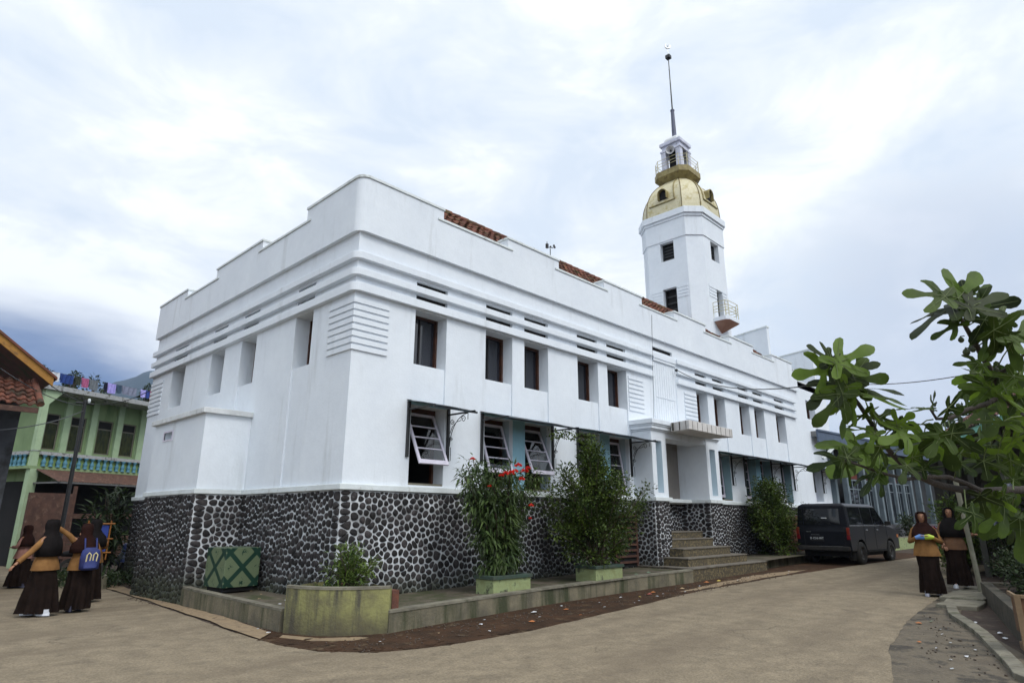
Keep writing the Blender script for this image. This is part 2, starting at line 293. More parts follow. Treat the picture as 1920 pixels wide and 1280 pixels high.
# plaza / terrace in front of the building
PAVE=mat('mossy_terrace_paving',(.12,.10,.072),(.06,.05,.035),2.2,.92,.6,20,stain=(.045,.05,.02),sscale=1.8,sth=(.48,.6))
def pzg(x,y): return .012*max(0,x)
b=MB()
b.mesh([(-.95,-.5,.26),(0,-.5,.26),(.0,3.8,.26),(-.95,3.8,.26)],[(0,1,2,3)])
b.mesh([(-.95,-.5,.263),(-.15,-1.6,.263),(0,-.5,.263)],[(0,1,2)])
X=[0,2,5,9,13.2,25]
for i in range(5): 
    x0,x1=X[i],X[i+1]; b.mesh([(x0,-1.55,pz(x0)-.02),(x1,-1.55,pz(x1)-.02),(x1,.1,pz(x1)-.02),(x0,.1,pz(x0)-.02)],[(0,1,2,3)])
b.mesh([(-.2,-1.55,.28),(0,-1.55,.28),(0,.05,.28),(-.2,.05,.28)],[(0,1,2,3)])
struct(b.build('terrace_paving',PAVE))
def lowwall(name,line,wd,top,m,label,zt=None,cap=True):
    root=thing(name,(line[0][0],line[0][1],g(*line[0])),label,'kerb wall')
    b=MB(); c=MB()
    pts=[Vector(p) for p in line]; ns=[]
    for i in range(len(pts)):
        d=(pts[min(i+1,len(pts)-1)]-pts[max(0,i-1)]).normalized(); ns.append(Vector((-d.y,d.x)))
    for i in range(len(pts)-1):
        a,e_=pts[i],pts[i+1]; na,ne=ns[i],ns[i+1]
        zt_=[(zt(p.x) if zt else top) for p in (a,e_)]
        b.mesh([(*a,-.2),(*e_,-.2),(*(e_+ne*wd),-.2),(*(a+na*wd),-.2),(*a,zt_[0]-.035),(*e_,zt_[1]-.035),(*(e_+ne*wd),zt_[1]-.035),(*(a+na*wd),zt_[0]-.035)],
               [(0,1,5,4),(2,3,7,6)]+([(0,4,7,3)] if i==0 else [])+([(1,2,6,5)] if i==len(pts)-2 else []))
        o_=-.012
        c.mesh([(*(a+na*o_),zt_[0]-.035),(*(e_+ne*o_),zt_[1]-.035),(*(e_+ne*(wd+.01)),zt_[1]-.035),(*(a+na*(wd+.01)),zt_[0]-.035),(*(a+na*o_),zt_[0]),(*(e_+ne*o_),zt_[1]),(*(e_+ne*(wd+.01)),zt_[1]),(*(a+na*(wd+.01)),zt_[0])],
               [(0,1,5,4),(1,2,6,5),(2,3,7,6),(3,0,4,7),(4,5,6,7)])
    b.build('wall_face',m,root); c.build('wall_top',CONCT,root); return root
lowwall('kerb_wall',[(-1.14,-.5),(-1.10,.8),(-1.06,2),(-1.02,3.2),(-.97,3.79)],-.16,.31,CONC,'stained concrete kerb wall under the green tiled cube, left of the round planter')
lw=[(-.14,-1.74),(.9,-1.66),(2.0,-1.6),(3.5,-1.52),(5.2,-1.5),(7.0,-1.55),(8.7,-1.62)]
lowwall('kerb_wall',lw,.16,.31,CONC,'long stained concrete kerb wall running from the round planter to the entrance steps',zt=lambda x:pz(x)+.012)
lowwall('kerb_wall',[(13.05,-1.3),(16,-1.25),(20,-1.2),(25,-1.1)],.16,.31,CONC,'low kerb wall right of the entrance steps, running behind the dark van',zt=lambda x:pz(x)-.03)
# ============================================================ white building
LAB='large white two-storey building with stepped parapet and dark river-stone base'
BLD=thing('white_building',(0,0,0),LAB,'building')
def offpath(d,r,x1,y1,n=7):            # L-shaped path outside the corner at distance d, rounded r
    P=[(-d,y1)]
    for i in range(n+1):
        a=PI+PI/2*i/n; P.append((r-d+r*math.cos(a),r-d+r*math.sin(a)))
    P.append((x1,-d)); return P
def ribbon(b,P,z0,z1,depth,ztop=None):
    """solid band along path P (outer line), extending inward by depth"""
    n=len(P)
    inn=[]
    for (x,y) in P: inn.append((x if x>.3 and y<.2 else max(x,0)+0, y))
    for i in range(n-1):
        a,c=P[i],P[i+1]
        def inner(p):
            return (min(max(p[0]+depth,p[0]),1e9) if p[1]>.0 or p[0]<.3 else p[0], (p[1]+depth) if p[0]>0 or p[1]<.3 else p[1])
        ia,ic=inner(a),inner(c)
        b.mesh([(*a,z0),(*c,z0),(*ic,z0),(*ia,z0),(*a,z1),(*c,z1),(*ic,z1),(*ia,z1)],[(0,1,5,4),(0,3,2,1),(4,5,6,7)]+([(0,4,7,3)] if i==0 else [])+([(1,2,6,5)] if i==n-2 else []))
def wall_holes(b,axis,pos,u0,u1,z0,z1,holes,jd=.35):
    """wall face with rectangular openings. axis 'y': plane y=pos facing -y; axis 'x': plane x=pos facing -x.
    holes: (ua,ub,za,zb,depth,backface?)"""
    us=sorted(set([u0,u1]+[h[i] for h in holes for i in (0,1)])); zs=sorted(set([z0,z1]+[h[i] for h in holes for i in (2,3)]))
    P=(lambda u,z,d=0:(u,pos+d,z)) if axis=='y' else (lambda u,z,d=0:(pos+d,u,z))
    for i in range(len(us)-1):
        for j in range(len(zs)-1):
            uc,zc=(us[i]+us[i+1])/2,(zs[j]+zs[j+1])/2
            hs=[h for h in holes if h[0]<uc<h[1] and h[2]<zc<h[3]]
            if hs: continue
            b.q(P(us[i],zs[j]),P(us[i+1],zs[j]),P(us[i+1],zs[j+1]),P(us[i],zs[j+1]))
    def depth_at(u,z):
        hs=[h for h in holes if h[0]<u<h[1] and h[2]<z<h[3]]
        return max([h[4] for h in hs],default=0)
    e=1e-4
    for (ua,ub,za,zb,d,back) in holes:
        # walls of the hole are split along all grid lines; only where the neighbour is shallower
        zz=[z for z in zs if za<=z<=zb]; uu=[u for u in us if ua<=u<=ub]
        for k in range(len(zz)-1):
            zm=(zz[k]+zz[k+1])/2
            for u,s in ((ua,-1),(ub,1)):
                dn=depth_at(u+s*e,zm)
                if dn<d: b.q(P(u,zz[k],dn),P(u,zz[k],d),P(u,zz[k+1],d),P(u,zz[k+1],dn))
        for k in range(len(uu)-1):
            um=(uu[k]+uu[k+1])/2
            for z,s in ((za,-1),(zb,1)):
                dn=depth_at(um,z+s*e)
                if dn<d: b.q(P(uu[k],z,dn),P(uu[k+1],z,dn),P(uu[k+1],z,d),P(uu[k],z,d))
        if back:
            b.q(P(ua,za,d),P(ub,za,d),P(ub,zb,d),P(ua,zb,d))
ZL,ZLT=2.03,2.13      # ledge
RW=[(1.38,2.19),(3.30,4.14),(4.54,5.38),(6.52,7.38),(7.80,8.70),(12.64,13.38),(13.82,14.62),(15.72,16.54),(16.96,17.81),(18.92,19.83)]
LWn=[(1.50,2.21),(4.00,4.78),(5.72,6.53),(8.30,9.27)]
LR=[(1.38,2.21),(3.30,4.15),(4.55,5.41),(6.49,7.36),(7.78,8.64),(13.84,14.60),(15.68,16.62),(17.0,17.9),(18.88,19.8)]
holes=[]; UP=(4.46,5.55)
for i,(a,c) in enumerate(RW):
    holes.append((a,c,UP[0],UP[1],.30,False)); holes.append((a,c,3.66,UP[0],.035,True))
for a,c in RW:
    holes.append((a,c,5.74,5.88,.075,False)); holes.append((a,c,6.02,6.155,.075,False))
holes.append((10.14,11.26,6.42,6.54,.06,False))
for a,c in LR: holes.append((a,c,2.16,3.655,.30,False))
holes.append((22.35,23.4,5.75,6.55,.25,False)); holes.append((22.25,23.15,2.3,3.6,.3,False))
holes.append((9.55,11.83,ZLT+.0,3.78,.36,False))
b=MB(); wall_holes(b,'y',0,0,25,ZLT,7.3,holes)
hl=[]
for a,c in LWn:
    hl.append((a,c,UP[0],UP[1],.32,False)); hl.append((a,c,5.74,5.88,.075,False)); hl.append((a,c,6.02,6.155,.075,False))
hl+= [(1.50,2.21,ZLT,UP[0],.03,True),(4.0,4.78,ZLT,UP[0],.03,True)]
wall_holes(b,'x',0,0,10.9,ZLT,7.3,hl)
# back, far ends and flat roof slab
b.q((0,10.9,-.5),(25,10.9,-.5),(25,10.9,7.3),(0,10.9,7.3)); b.q((25,0,-.5),(25,10.9,-.5),(25,10.9,7.3),(25,0,7.3))
b.q((.02,.02,7.2),(25,.02,7.2),(25,10.9,7.2),(.02,10.9,7.2))
b.build('wall',PL,BLD)
# dark rooms behind the windows, black blocks painting shade into the slots
def room(*bx,sk='s'):
    b=MB(); b.box(*bx,skip=sk); b.build('interior',DARK,BLD)
for a,c in RW: room(a-.02,c+.02,.42,.9,4.3,5.7)
for a,c in LR: room(a-.02,c+.02,.42,1.6,2.1,3.72)
for a,c in LWn: room(.44,.9,a-.02,c+.02,4.3,5.7,sk='w')
room(22.3,23.5,.4,1,5.7,6.6); room(22.2,23.2,.4,1,2.2,3.65)
for a,c in RW:
    for z0,z1 in ((5.72,5.90),(6.0,6.17)): room(a-.02,c+.02,.078,.25,z0,z1,sk='')
for a,c in LWn:
    for z0,z1 in ((5.72,5.90),(6.0,6.17)): room(.078,.25,a-.02,c+.02,z0,z1,sk='')
room(10.1,11.3,.063,.25,6.4,6.56,sk='')
# aqua painted piers between the paired ground-floor windows
for x0,x1 in ((4.155,4.545),(7.365,7.775),(16.625,16.995)):
    b=MB(); b.box(x0,x1,-.006,.02,2.16,3.655,skip='n'); b.build('painted_pier',AQUA,BLD)
# base ledge, string bands, parapet
b=MB()
ribbon(b,offpath(.06,.02,25,10.98,2),ZL,ZLT,.06)
b.build('base_ledge',COP,BLD,bevel=.01)
for z0,z1 in ((6.21,6.35),(5.885,6.02),(5.575,5.74)):
    b=MB(); ribbon(b,offpath(.10,.16,10.04,10.98),z0,z1,.10); b.build('string_band',PL,BLD,bevel=.008)
    b=MB(); b.box(11.39,20.96,-.10,0,z0,z1); b.build('string_band',PL,BLD,bevel=.008)
b=MB(); b.box(10.08,11.37,-.07,0,6.18,6.33); b.box(10.1,11.35,-.05,0,6.10,6.18)
for k in range(9): b.box(10.2+k*.127,10.2+k*.127+.018,-.012,0,4.25,6.05)
b.box(10.2,11.3,-.016,0,5.02,5.05); b.box(10.06,10.09,-.03,0,4.15,6.1); b.box(11.36,11.39,-.03,0,4.15,6.1)
b.build('entrance_panel',PL,BLD,bevel=.004)
# parapet
HI,LO=7.94,7.68
segR=[(-.09,1.94,HI),(1.94,3.89,LO),(3.89,5.74,HI),(5.74,7.68,LO),(7.68,9.56,HI),(9.56,11.42,LO),(11.42,13.46,HI),(13.46,15.22,LO),(15.22,17.2,HI),(17.2,18.95,LO),(18.95,20.97,HI),(20.97,21.4,LO),(21.4,25,7.30)]
segL=[(-.09,1.98,HI-.04),(1.98,4.05,LO-.05),(4.05,6.7,HI-.06),(6.7,8.7,LO-.08),(8.7,10.98,HI-.1)]
b=MB()
P=offpath(.09,.20,21.0,10.98,10)
n=len(P)
ribbon(b,P,6.77,LO-.12,.30)
b.box(21.0,21.4,-.09,.21,6.77,LO-.12,skip='w'); b.box(21.4,25,-.0,.21,7.0,7.24)
b.q((25,-.0,2),(25,.2,2),(25,.2,7.2),(25,0,7.2))
def pstep(b,z,pl,cap):
    pass
# upper merlons with rounded corner piece
r=.20; d=.09
def cornerpoly(y1,x1,dd,th):
    o=[(-dd,y1)]+[(r-d+ (r+dd-d)*math.cos(PI+PI/2*i/8),r-d+(r+dd-d)*math.sin(PI+PI/2*i/8)) for i in range(9)]+[(x1,-dd)]
    ri=max(.02,r-(th-(dd-d)))
    i_=[(x1,th-d)]+[(r-d+ri*math.cos(PI+PI/2*i/8)+(0),r-d+ri*math.sin(PI+PI/2*i/8)) for i in range(8,-1,-1)]+[(th-d,y1)]
    return o+i_
def strip_prism(b,poly,z0,z1):
    n=len(poly)//2; o=poly[:n]; ii=poly[n:][::-1]
    for k in range(n-1):
        a,c,e_,f_=o[k],o[k+1],ii[k+1],ii[k]
        b.mesh([(*a,z0),(*c,z0),(*e_,z0),(*f_,z0),(*a,z1),(*c,z1),(*e_,z1),(*f_,z1)],[(0,1,5,4),(2,3,7,6),(4,5,6,7),(0,3,2,1)]+([(0,4,7,3)] if k==0 else [])+([(1,2,6,5)] if k==n-2 else []))
strip_prism(b,cornerpoly(1.98,1.94,.09,.30),LO-.12,HI-.06)
for x0,x1,h in segR[1:-1]: b.box(x0,x1,-.09,.21,LO-.12,h-.055)
for y0,y1,h in segL[1:]: b.box(-.09,.21,y0,y1,LO-.12,h-.055)
b.build('parapet',PL,BLD)
c=MB()
strip_prism(c,cornerpoly(2.0,1.96,.115,.34),HI-.06,HI)
for x0,x1,h in segR[1:-2]:
    e_=.02 if h==HI else -.14 if h==LO else 0
    if h==HI: c.box(x0-.02,x1+.02,-.118,.25,h-.055,h)
    else: c.box(x0-.16,x1+.16,-.114,-.09,h-.055,h); c.box(x0,x1,-.09,.24,h-.055,h)
c.box(20.97,21.42,-.114,.24,LO-.055,LO); c.box(21.4,25.05,-.05,.26,7.24,7.30)
for y0,y1,h in segL[1:]:
    if h>LO: c.box(-.118,.25,y0-.02,y1+.02,h-.055,h)
    else: c.box(-.114,-.09,y0-.18,y1+.18,h-.055,h); c.box(-.09,.24,y0,y1,h-.055,h)
c.build('coping',COP,BLD,bevel=.008)
# louvre grooves -> raised fins around the corners
FB=[MB() for _ in range(4)]
for k in range(8):
    z=4.475+k*.127; P=offpath(.032,.01,.75,.85,2)
    ribbon(FB[0],P,z+.0,z+.088,.032)
    FB[1].box(8.76,9.52,-.028,0,z-.03,z+.055); FB[2].box(11.84,12.60,-.028,0,z-.03,z+.055)
    FB[3].box(-.028,0,9.93,10.9,z-.06,z+.025)
for b in FB: b.build('louvre_fins',PL,BLD)
# bay on the left facade
b=MB(); wall_holes(b,'x',-.95,3.8,6.8,ZLT,3.64,[(5.62,6.12,3.26,3.42,.18,True)])
b.q((-.95,3.8,ZLT),(0,3.8,ZLT),(0,3.8,3.64),(-.95,3.8,3.64)); b.q((-.95,6.8,ZLT),(0,6.8,ZLT),(0,6.8,3.64),(-.95,6.8,3.64))
b.build('bay_wall',PL,BLD)
b=MB(); b.box(-1.03,0,3.72,6.88,3.64,3.75); b.build('bay_roof_slab',PLW,BLD,bevel=.01)
b=MB(); b.box(-1.0,-.06,3.75,6.85,ZL,ZLT-.005); b.build('bay_ledge',COP,BLD,bevel=.01)
b=MB(); b.box(-.96,-.93,5.56,5.62,3.22,3.46); b.box(-.96,-.93,6.12,6.18,3.22,3.46); b.box(-.96,-.93,5.62,6.12,3.42,3.46); b.box(-.96,-.93,5.62,6.12,3.22,3.26)
b.build('vent_frame',SASH,BLD)
# ---- stone plinth: mortar wall + individually domed stones
b=MB()
zlo=-.6
def mortar(b,p,q_,z1=ZL): b.q((*p,zlo),(*q_,zlo),(*q_,z1),(*p,z1))
B0=.03
mortar(b,(0,0),(9.55,0)); mortar(b,(11.83,0),(25,0))
mortar(b,(0,0),(0,3.8)); mortar(b,(0,6.8),(0,10.9)); mortar(b,(-.95,3.8),(0,3.8)); mortar(b,(-.95,3.8),(-.95,6.8)); mortar(b,(-.95,6.8),(0,6.8))
mortar(b,(8.83,-.6),(9.55,-.6)); mortar(b,(8.83,-.6),(8.83,0)); mortar(b,(9.55,-.6),(9.55,.35)); mortar(b,(9.55,.35),(11.83,.35)); mortar(b,(11.83,-.6),(12.6,-.6)); mortar(b,(11.83,-.6),(11.83,.35)); mortar(b,(12.6,-.6),(12.6,0))
b.build('plinth',MORT,BLD)
def clip(poly,m,nrm):
    out_=[]
    for i in range(len(poly)):
        a,c=poly[i],poly[(i+1)%len(poly)]
        da=(a[0]-m[0])*nrm[0]+(a[1]-m[1])*nrm[1]; dc=(c[0]-m[0])*nrm[0]+(c[1]-m[1])*nrm[1]
        if da<=0: out_.append(a)
        if (da<0)!=(dc<0) and da!=dc:
            t=da/(da-dc); out_.append((a[0]+(c[0]-a[0])*t,a[1]+(c[1]-a[1])*t))
    return out_
def stones(b,W,z0,z1,mapf,seed,s=.118,quo=(False,False),m=.0105):
    R=random.Random(seed); cell=s; pts=[]; grid={}
    def ok(p,dm):
        gx,gy=int(p[0]//s),int(p[1]//s)
        for i in range(gx-2,gx+3):
            for j in range(gy-2,gy+3):
                for q_ in grid.get((i,j),()):
                    if (q_[0]-p[0])**2+(q_[1]-p[1])**2<(dm*(.8 if q_[2] else 1))**2: return False
        return True
    def add(p,qf=False):
        grid.setdefault((int(p[0]//s),int(p[1]//s)),[]).append((p[0],p[1],qf)); pts.append(p)
    qs=.0
    for side in (0,1):
        if quo[side]:
            z=z0+.05
            while z<z1:
                u=R.uniform(.08,.14); u=u if side==0 else W-u
                add((u,z),True); z+=R.uniform(.095,.135)
    n=int(W*(z1-z0)/(s*s)*9)
    for k in range(n):
        p=(R.uniform(0,W),R.uniform(z0,z1))
        if quo[0] and p[0]<.27: continue
        if quo[1] and p[0]>W-.27: continue
        dm=s*R.choice((.66,.8,.95,1.12,1.28))
        if ok(p,dm): add(p)
    for p in pts:
        ua_=-.016 if quo[0] else 0; ub_=W+(.016 if quo[1] else 0); poly=[(ua_,z0),(ub_,z0),(ub_,z1),(ua_,z1)]
        gx,gy=int(p[0]//s),int(p[1]//s)
        poly=clip(poly,(p[0]+.3,p[1]),(1,0)); poly=clip(poly,(p[0]-.3,p[1]),(-1,0)); poly=clip(poly,(p[0],p[1]+.2),(0,1)); poly=clip(poly,(p[0],p[1]-.2),(0,-1))
        for i in range(gx-3,gx+4):
            for j in range(gy-3,gy+4):
                for q_ in grid.get((i,j),()):
                    dx,dy=q_[0]-p[0],q_[1]-p[1]
                    if abs(dx)+abs(dy)<1e-6 or dx*dx+dy*dy>.14: continue
                    poly=clip(poly,(p[0]+dx/2,p[1]+dy/2),(dx,dy))
                    if len(poly)<3: break
        if len(poly)<3: continue
        cx=sum(q_[0] for q_ in poly)/len(poly); cy=sum(q_[1] for q_ in poly)/len(poly)
        for _ in range(2):
            np_=[]
            for i in range(len(poly)):
                a,c=poly[i],poly[(i+1)%len(poly)]
                np_+= [(a[0]*.76+c[0]*.24,a[1]*.76+c[1]*.24),(a[0]*.24+c[0]*.76,a[1]*.24+c[1]*.76)]
            poly=np_
            if len(poly)>14: poly=poly[::2] if len(poly)>22 else poly
        rm=sum(math.hypot(q_[0]-cx,q_[1]-cy) for q_ in poly)/len(poly)
        poly=[(lambda d_:(cx+(q_[0]-cx)*(1+.22*(rm*.97/d_-1)) ,cy+(q_[1]-cy)*(1+.22*(rm*.97/d_-1))))(max(1e-4,math.hypot(q_[0]-cx,q_[1]-cy))) for q_ in poly]
        mm_=m*R.uniform(.8,1.5); rr=sum(math.hypot(q_[0]-cx,q_[1]-cy) for q_ in poly)/len(poly)
        if rr<.02: continue
        f=max(.4,1-mm_/rr); h=R.uniform(.018,.034)*min(1,rr/.05); ox,oy=R.uniform(-.2,.2)*rr,R.uniform(-.2,.2)*rr
        n_=len(poly); vs=[]
        for sc_,hh_ in ((1.0,-.004),(.93,h*.62),(.62,h*.95)):
            for q_ in poly: vs.append(mapf(cx+(q_[0]-cx)*f*sc_+ox*(1-sc_),cy+(q_[1]-cy)*f*sc_+oy*(1-sc_),hh_))
        vs.append(mapf(cx+ox*.4,cy+oy*.4,h))
        fs=[(r_*n_+k,r_*n_+(k+1)%n_,(r_+1)*n_+(k+1)%n_,(r_+1)*n_+k) for r_ in range(2) for k in range(n_)]+[(2*n_+k,2*n_+(k+1)%n_,3*n_) for k in range(n_)]
        b.mesh(vs,fs,True)
b=MB()
T=ZL-.012
stones(b,8.83,.15,T,lambda u,z,h:(u,-h,z),1,quo=(True,True))
stones(b,11.0,.3,T,lambda u,z,h:(12.6+u,-h,z),2,quo=(False,False))
stones(b,3.8,.0,T,lambda u,z,h:(-h,3.8-u,z),3,quo=(True,True))
stones(b,.95,-.2,T,lambda u,z,h:(-.95+u,3.8-h,z),4,quo=(True,False))
stones(b,3.0,-.2,T,lambda u,z,h:(-.95-h,6.8-u,z),5,quo=(True,True))
stones(b,4.1,-.3,T,lambda u,z,h:(-h,10.9-u,z),6,quo=(True,False))
stones(b,.72,.35,T,lambda u,z,h:(8.83+u,-.6-h,z),7,quo=(True,False),s=.105)
stones(b,.6,.35,T,lambda u,z,h:(8.83-h,-u,z),8,quo=(False,False),s=.105)
stones(b,.77,.35,T,lambda u,z,h:(11.83+u,-.6-h,z),9,quo=(False,False),s=.105)
stones(b,.95,.7,T,lambda u,z,h:(11.83-h,.35-u,z),10,quo=(True,True),s=.11)
stones(b,2.28,.7,T,lambda u,z,h:(9.55+u,.35-h,z),12,quo=(True,False),s=.115)
b.build('stone_cladding',STONE,BLD)
# ---- windows
def win_y(x0,x1,z0,z1,y,stile=.45,name='window'):
    b=MB(); t=.05; b.use(WOOD)
    b.box(x0,x0+t,y,y+.07,z0,z1); b.box(x1-t,x1,y,y+.07,z0,z1); b.box(x0+t,x1-t,y,y+.07,z0,z0+t); b.box(x0+t,x1-t,y,y+.07,z1-t,z1)
    xm=x0+(x1-x0)*stile
    o=b.build(name,WOOD,BLD)
    b=MB(); b.box(xm-.015,xm+.015,y+.02,y+.06,z0+t,z1-t); b.build('stile',DARK,o)
    b=MB(); b.q((x0+t,y+.04,z0+t),(xm-.015,y+.045,z0+t),(xm-.015,y+.045,z1-t),(x0+t,y+.04,z1-t)); b.q((xm+.015,y+.03,z0+t),(x1-t,y+.065,z0+t),(x1-t,y+.065,z1-t),(xm+.015,y+.03,z1-t)); b.build('pane',GLASS,o); return o
def win_x(y0,y1,z0,z1,x):
    b=MB(); t=.05
    b.box(x,x+.07,y0,y0+t,z0,z1); b.box(x,x+.07,y1-t,y1,z0,z1); b.box(x,x+.07,y0+t,y1-t,z0,z0+t); b.box(x,x+.07,y0+t,y1-t,z1-t,z1)
    o=b.build('window',WOOD,BLD)
    b=MB(); b.q((x+.04,y0+t,z0+t),(x+.04,y1-t,z0+t),(x+.04,y1-t,z1-t),(x+.04,y0+t,z1-t)); b.build('pane',GLASS,o)
for a,c in RW: win_y(a,c,*UP,.30)
for a,c in LWn: win_x(a,c,*UP,.32)
win_y(22.35,23.4,5.75,6.55,.25)
def sash(x0,x1,zt,y0,h,ang,rows=4):
    M=Matrix.Translation((0,y0,zt))@Matrix.Rotation(-ang,4,'X')
    b=MB(); t=.055; d=.035
    b.box(x0,x0+t,0,d,-h,0,M); b.box(x1-t,x1,0,d,-h,0,M); b.box(x0+t,x1-t,0,d,-t,0,M); b.box(x0+t,x1-t,0,d,-h,-h+.09,M)
    for k in range(1,rows): z=-t-(h-t-.09)*k/rows; b.box(x0+t,x1-t,.004,d-.004,z-.012,z+.012,M)
    o=b.build('window',SASH,BLD,bevel=.003)
    b=MB(); 
    P=[M@Vector(p) for p in ((x0+t,.018,-h+.09),(x1-t,.018,-h+.09),(x1-t,.018,-t),(x0+t,.018,-t))]; b.q(*P); b.build('pane',PANE,o)
SA=[27,20,24,7,9,2,2,2,2]
for (a,c) in LR[5:]:
    b=MB(); b.box(c-.006,c+.004,.004,.298,2.205,3.65); b.build('painted_reveal',mat('grey_teal_plaster',(.27,.40,.44),(.23,.35,.39),2,.9),BLD)
for (a,c) in LR[1:5]:
    b=MB(); b.box(c-.006,c+.004,.10,.298,2.205,3.65); b.build('painted_reveal',mat('faded_blue_plaster',(.50,.60,.66),(.45,.55,.61),2,.9),BLD)
for (a,c),an in zip(LR,SA):
    z0,z1=2.22,3.62; t=.05; b=MB()
    b.box(a,a+t,.30,.37,z0-.06,3.655); b.box(c-t,c,.30,.37,z0-.06,3.655); b.box(a+t,c-t,.30,.37,z0-.06,z0); b.box(a+t,c-t,.30,.37,3.56,3.655)
    b.build('window_frame',WOOD,BLD)
    b=MB(); b.box(a,c,.02,.30,2.161,2.20); b.build('sill',CONCT,BLD)
    sash(a+.07,c-.05,3.55,.27,1.12 if an>12 else 1.28,rad(an))
b=MB(); b.box(22.25,23.15,.3,.37,2.3,2.36); 
for k in range(5): b.box(22.3,23.1,.3,.34,2.36+k*.25,2.40+k*.25)
b.box(22.25,22.31,.3,.37,2.3,3.6); b.box(23.09,23.15,.3,.37,2.3,3.6); b.build('window_frame',SASH,BLD)
# ---- awnings with wrought iron brackets
def spiral(c,r0,turns,a0,n=16,sgn=1): return [(0,c[0]+r0*(1-.7*i/n)*math.cos(a0+sgn*turns*2*PI*i/n),c[1]+r0*(1-.7*i/n)*math.sin(a0+sgn*turns*2*PI*i/n)) for i in range(n+1)]
def awning(x0,x1,bars,scroll):
    b=MB(); D=.80; zt,zf=3.745,3.545
    n=max(2,int((x1-x0)/.5)); R=random.Random(int(x0*10))
    xs_=[x0+(x1-x0)*i/n for i in range(n+1)]; dz=[R.uniform(-.012,.012) for _ in xs_]
    for i in range(n):
        for z_,s_ in ((0,1),(-.012,-1)):
            b.q((xs_[i],-.004,zt+z_),(xs_[i+1],-.004,zt+z_),(xs_[i+1],-D-.05,zf+z_+dz[i+1]-.01),(xs_[i],-D-.05,zf+z_+dz[i]-.01))
    b.box(x0,x1,-D-.03,-D,zf-.045,zf-.012)
    o=b.build('awning',TIN,BLD)
    b=MB(); b.box(x0+.05,x1-.05,-.03,-.005,3.66,3.72); b.build('backing_board',AQUA,o)
    for x in bars:
        b=MB(); b.box(x-.028,x+.028,-.045,-.004,2.66,3.70); b.box(x-.015,x+.015,-D,-.045,3.535,3.565)
        if x in scroll:
            T=lambda pts:[(x,-.05-p[1],3.53-p[2]) for p in pts]
            arc=[(0,.03+.52*(1-math.cos(t)),.60-.60*math.sin(t)) for t in np.linspace(0,PI/2,12)]
            b.tube(T(arc),.008,5); b.tube(T([(0,0,.88),(0,.06,.88),(0,.06,.62)]),.007,5)
            b.tube(T(spiral((.09,.12),.06,1.3,0)),.007,5); b.tube(T(spiral((.42,.1),.07,1.3,PI)),.007,5)
            b.tube(T([(0,.03,.35),(0,.1,.22),(0,.22,.14),(0,.36,.12)]),.007,5); b.tube(T(spiral((.06,.45),.05,1.2,0)),.007,5); b.tube(T([(0,.55,0),(0,.55,.12)]),.007,5)
        b.build('bracket',IRON,o)
awning(1.27,2.33,[1.31,2.29],[2.29]); awning(3.17,5.53,[3.21,5.48],[5.48]); awning(6.38,8.76,[6.42,8.72],[8.72])
awning(13.78,20.06,[13.82,14.68,15.64,17.93,18.84,20.02],[14.68,17.93,20.02]); awning(22.15,24.4,[22.19,23.2,24.3],[23.2])
# basement grille left of the portico
b=MB(); b.box(7.75,7.83,-.07,-.03,.42,1.68); b.box(8.7,8.78,-.07,-.03,.42,1.68)
for k in range(9): b.box(7.83,8.7,-.09,-.03,.5+k*.14,.55+k*.14)
b.build('basement_grille',mat('rusty_brown_slat',(.10,.045,.03),(.05,.025,.02),6,.8),BLD)
b=MB(); b.box(7.8,8.75,-.04,-.025,.42,1.66); b.build('grille_backing',DARK,BLD)
# ---- portico
for x0,x1 in ((8.83,9.55),(11.83,12.60)):
    b=MB(); wall_holes(b,'y',-.60,x0,x1,ZLT,3.86,[(x0+.2,x1-.22,2.24,3.60,.3,True)])
    b.q((x0,-.6,ZLT),(x0,0,ZLT),(x0,0,3.86),(x0,-.6,3.86)); b.q((x1,-.6,ZLT),(x1,0,ZLT),(x1,0,3.86),(x1,-.6,3.86)); b.q((x0,-.6,ZLT),(x1,-.6,ZLT),(x1,0,ZLT),(x0,0,ZLT))
    pl_=b.build('portico_pillar',PL,BLD)
    b=MB(); b.box(x0+.2,x1-.22,-.304,-.298,2.24,3.60); b.box(x1-.226,x1-.22,-.598,-.304,2.24,3.60); b.build('painted_niche',mat('faded_blue_plaster',(.50,.60,.66),(.45,.55,.61),2,.9),pl_)
for q_ in ((8.80,9.62),(11.76,12.67)): b=MB(); b.box(*q_,-.67,-.0,ZL,ZLT-.004); b.build('portico_ledge',COP,BLD,bevel=.008)
b=MB(); b.box(9.55,11.83,-.58,0,3.70,3.86); b.box(8.80,12.63,-.63,0,3.86,3.90); b.box(8.76,12.67,-.68,0,3.90,3.985); b.box(8.70,12.73,-.745,0,4.03,4.15); b.box(8.74,12.69,-.71,0,3.985,4.03)
b.build('portico_entablature',PL,BLD,bevel=.006)
b=MB(); b.prism([(9.62,-.748),(9.44,-1.40),(11.98,-1.40),(11.80,-.748)],3.87,4.115); 
b.build('canopy',mat('stained_canopy_concrete',(.60,.58,.56),(.50,.48,.46),4,.9,.3,25,stain=(.12,.10,.08),sscale=5,sth=(.58,.72),streak=True),BLD,bevel=.01)
b=MB()
for k in range(9):
    x=9.48+2.46*(k+.5)/9+rnd.uniform(-.02,.02); b.box(x-.008,x+.008,-1.404,-1.398,3.875,4.10)
for k in range(3): y=-.85-.22*k; b.box(9.44+(.18*(y+1.4)/.65)-.006,9.50,y-.007,y+.007,3.88,4.10)
b.build('rust_streak',mat('black_water_streak',(.05,.045,.035),(.03,.03,.025),8,.9),BLD)
